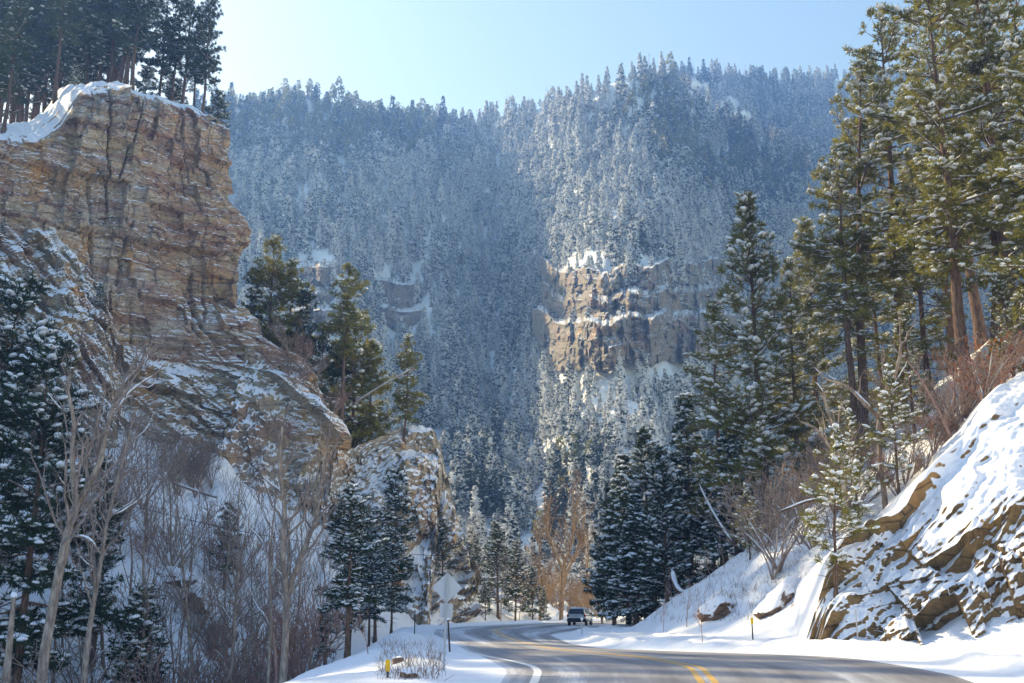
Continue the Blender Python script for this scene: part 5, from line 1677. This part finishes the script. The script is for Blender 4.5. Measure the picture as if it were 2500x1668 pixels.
for sx in (-1, 1):
    panel("side_window", [(sx * .925, .55, 1.13), (sx * .925, 1.55, 1.13), (sx * .795, 1.55, 1.58), (sx * .80, .62, 1.56)], MAT['side_glass'], car)
    panel("side_window", [(sx * .925, 1.62, 1.13), (sx * .925, 3.0, 1.13), (sx * .80, 2.35, 1.56), (sx * .795, 1.62, 1.58)], MAT['side_glass'], car)
    b = Build(); b.box((sx * .83, .03, .95), (.20, .12, .24))
    lamp = link("tail_light", b.mesh("tail_light", MAT['red_lamp'], False), car)
    b = Build(); b.box((sx * 1.03, 2.75, 1.14), (.20, .10, .15)); b.box((sx * .95, 2.75, 1.08), (.1, .06, .05))
    link("wing_mirror", b.mesh("wing_mirror", MAT['black'], False), car)
    b = Build(); b.add(*tubes(catmull([(sx * .62, .6, 1.73), (sx * .64, 1.0, 1.80), (sx * .64, 1.8, 1.80), (sx * .62, 2.15, 1.73)], 8)[None], np.full((1, 8), .022), 6))
    link("roof_rail", b.mesh("roof_rail", MAT['rim']), car)
    for wy in (.85, 3.75):
        th = np.linspace(0, 2 * math.pi, 24, endpoint=False)
        prof = [(.20, -.11), (.33, -.115), (.36, -.08), (.365, 0), (.36, .08), (.33, .115), (.20, .11)]
        rings = [np.stack([np.full(24, dx), np.cos(th) * q, np.sin(th) * q], -1) for q, dx in prof]
        b = Build(); ring_loft(b, rings, caps=False)
        whl = link("wheel", b.mesh("tyre", MAT['tyre']), car, (sx * .84, wy, .365))
        b = Build(); ring_loft(b, [np.stack([np.full(24, dx), np.cos(th) * q, np.sin(th) * q], -1) for q, dx in ((.22, -.09), (.22, .09))])
        for k in range(5):
            a = k * 2 * math.pi / 5
            b.box((sx * .095, math.cos(a) * .11, math.sin(a) * .11), (.03, .05, .20), Matrix.Rotation(-a + math.pi / 2, 3, 'X'))
        link("rim", b.mesh("rim", MAT['rim'], False), whl)
b = Build(); ring_loft(b, [rrect(.80, .40, .68, -.06), rrect(.90, .36, .72, -.03), rrect(.955, .33, .72, .12), rrect(.962, .31, .66, .30)])
link("rear_bumper", b.mesh("rear_bumper", MAT['black']), car)
b = Build(); b.box((0, .005, .90), (.34, .03, .17)); pl = link("licence_plate", b.mesh("licence_plate", MAT['plate'], False), car)
b = Build(); b.box((-.06, -.012, .91), (.10, .008, .07)); b.box((.06, -.012, .91), (.09, .008, .07)); link("plate_lettering", b.mesh("plate_lettering", MAT['black'], False), pl)
b = Build(); b.box((0, .02, 1.02), (.62, .05, .05)); link("tailgate_trim", b.mesh("tailgate_trim", MAT['rim'], False), car)

# ------------------------------------------------------------------ road sign and marker posts
sp0 = hit(1083, 1638, ('ground',))
if sp0 is None or sp0[1] > 60:
    sp0 = np.array([-2.2, 37.0, 0.0])
ppm = FPX / (sp0[1] * CP)
sgn = empty("road_sign", sp0, 0, label="back of a diamond warning sign with small square plate on a steel post", category="road sign")
top = at(1093, 1398, sp0[1]); Hs = top[2] - sp0[2]; sgn.rotation_euler = (0, math.atan2(top[0] - sp0[0], Hs), rad(4))
b = Build(); b.box((0, 0, Hs / 2 - .15), (.062, .03, Hs + .3)); b.box((0, .025, Hs / 2 - .15), (.024, .03, Hs + .3))
link("post", b.mesh("sign_post", MAT['steel'], False), sgn)
def plate(w, h, rot, zc, rr, mat, name, yy=.052):
    th = np.linspace(0, 2 * math.pi, 32, endpoint=False); pts = []
    for t in th:
        cx, cz = (w / 2 - rr) * (1 if math.cos(t) >= 0 else -1), (h / 2 - rr) * (1 if math.sin(t) >= 0 else -1)
        pts.append((cx + rr * math.cos(t), cz + rr * math.sin(t)))
    P = np.array(pts); c, s_ = math.cos(rot), math.sin(rot)
    P = np.stack([P[:, 0] * c - P[:, 1] * s_, P[:, 0] * s_ + P[:, 1] * c], -1)
    return panel(name, np.stack([P[:, 0], np.full(32, yy), P[:, 1] + zc], -1), mat, sgn, .003)
dw = 73 / ppm / 1.38
dz = Hs - 36 / ppm
pd = plate(dw, dw, math.pi / 4, dz, .05, MAT['sign_back'], "diamond_plate")
ps = plate(32 / ppm, 34 / ppm, 0, dz - 55 / ppm, .03, MAT['sign_back'], "square_plate", .048)
for par, zz_ in ((pd, dz + dw * .42), (pd, dz - dw * .42), (ps, dz - 55 / ppm)):
    b = Build(); b.box((0, -.02, zz_), (.022, .016, .022)); link("bolt", b.mesh("bolt", MAT['rim'], False), par)

def marker(px, py, top_py, label, post, cap, shape, w=.05, lean=0.0, Y=None):
    p = stand(px, Y, ('ground',)) if Y else hit(px, py, ('ground',))
    H = at(px, top_py, p[1])[2] - p[2]
    o = empty("delineator_post", p, 0, label=label, category="marker post")
    o.rotation_euler = (0, lean, 0)
    b = Build(); b.box((0, 0, H / 2 - .2), (w, w * .5, H + .4)); b.box((0, w * .4, H / 2 - .2), (w * .35, w * .5, H + .4))
    link("post", b.mesh("marker_post", MAT[post], False), o)
    b = Build()
    if shape == 'diamond':
        b.box((0, -w * .5, H + .02), (.15, .02, .15), Matrix.Rotation(math.pi / 4, 3, 'Y'))
    elif shape == 'tall':
        b.box((0, -w * .5, H - .08), (.12, .03, .26)); b.box((0, -w * .5, H + .06), (.09, .03, .03))
    else:
        b.box((0, -w * .3, H + .01), (w * 1.3, .03, .10))
    if shape == 'tall' or shape == 'diamond' or cap:
        link("reflector", b.mesh("marker_reflector", MAT[cap], False), o)
    return o
marker(1098, 1592, 1510, "leaning brown marker post with white diamond reflector beside the sign", 'brown_post', 'reflector', 'diamond', .07, -.07)
marker(1012, 1548, 1488, "thin dark marker post on the outer bank left of the sign", 'dark_post', 'reflector', 'cap', .06)
marker(1421, 1550, 1512, "slim marker post with white reflector in front of the car", 'steel', 'reflector', 'diamond', .07)
marker(946, 1655, 1618, "squat yellow marker on the left snow shoulder", 'dark_post', 'yellow_marker', 'tall', .06)
marker(1838, 1562, 1512, "yellow-topped marker post by the right snowbank", 'dark_post', 'yellow_marker', 'tall', .06)
marker(2094, 1560, 1492, "plain grey marker post below the outcrop", 'steel', 'steel', 'cap', .05)

# ------------------------------------------------------------------ overhead cables
def cable(label, pts, r0, mat):
    P = catmull([at(*p) for p in pts], 40)
    c = P.mean(0)
    o = empty("power_line", c, 0, label=label, category="cable")
    b = Build(); b.add(*tubes((P - c)[None], np.full((1, 40), r0), 5))
    link("wire", b.mesh("wire", MAT[mat]), o)
cable("dark overhead cable sagging across the left valley towards the bend", [(-400, 1050, 62), (60, 1172, 70), (360, 1245, 78), (660, 1310, 88), (1017, 1354, 104), (1300, 1358, 120), (1560, 1310, 128)], .025, 'cable')
cable("pale overhead cable stretched behind the golden cottonwood", [(1080, 1262, 165), (1300, 1262, 160), (1480, 1271, 152), (1600, 1268, 145)], .025, 'pale_cable')

# ------------------------------------------------------------------ blue winter haze in the canyon
n = Nodes('haze')
pv = n.new("VolumePrincipled")
n.set(pv, "Color", (0.18, 0.38, 1.0, 1)); n.set(pv, "Absorption Color", (1, 1, 1, 1)); n.set(pv, "Density", HAZE); n.set(pv, "Anisotropy", 0.35)
n.t.links.new(pv.outputs[0], n.out.inputs["Volume"])
b = Build(); b.box((0, 590, 237.5), (5000, 1400, 515))
hz = link("haze", b.mesh("haze", n.mat, False), kind="stuff", label="thin blue winter haze filling the canyon")
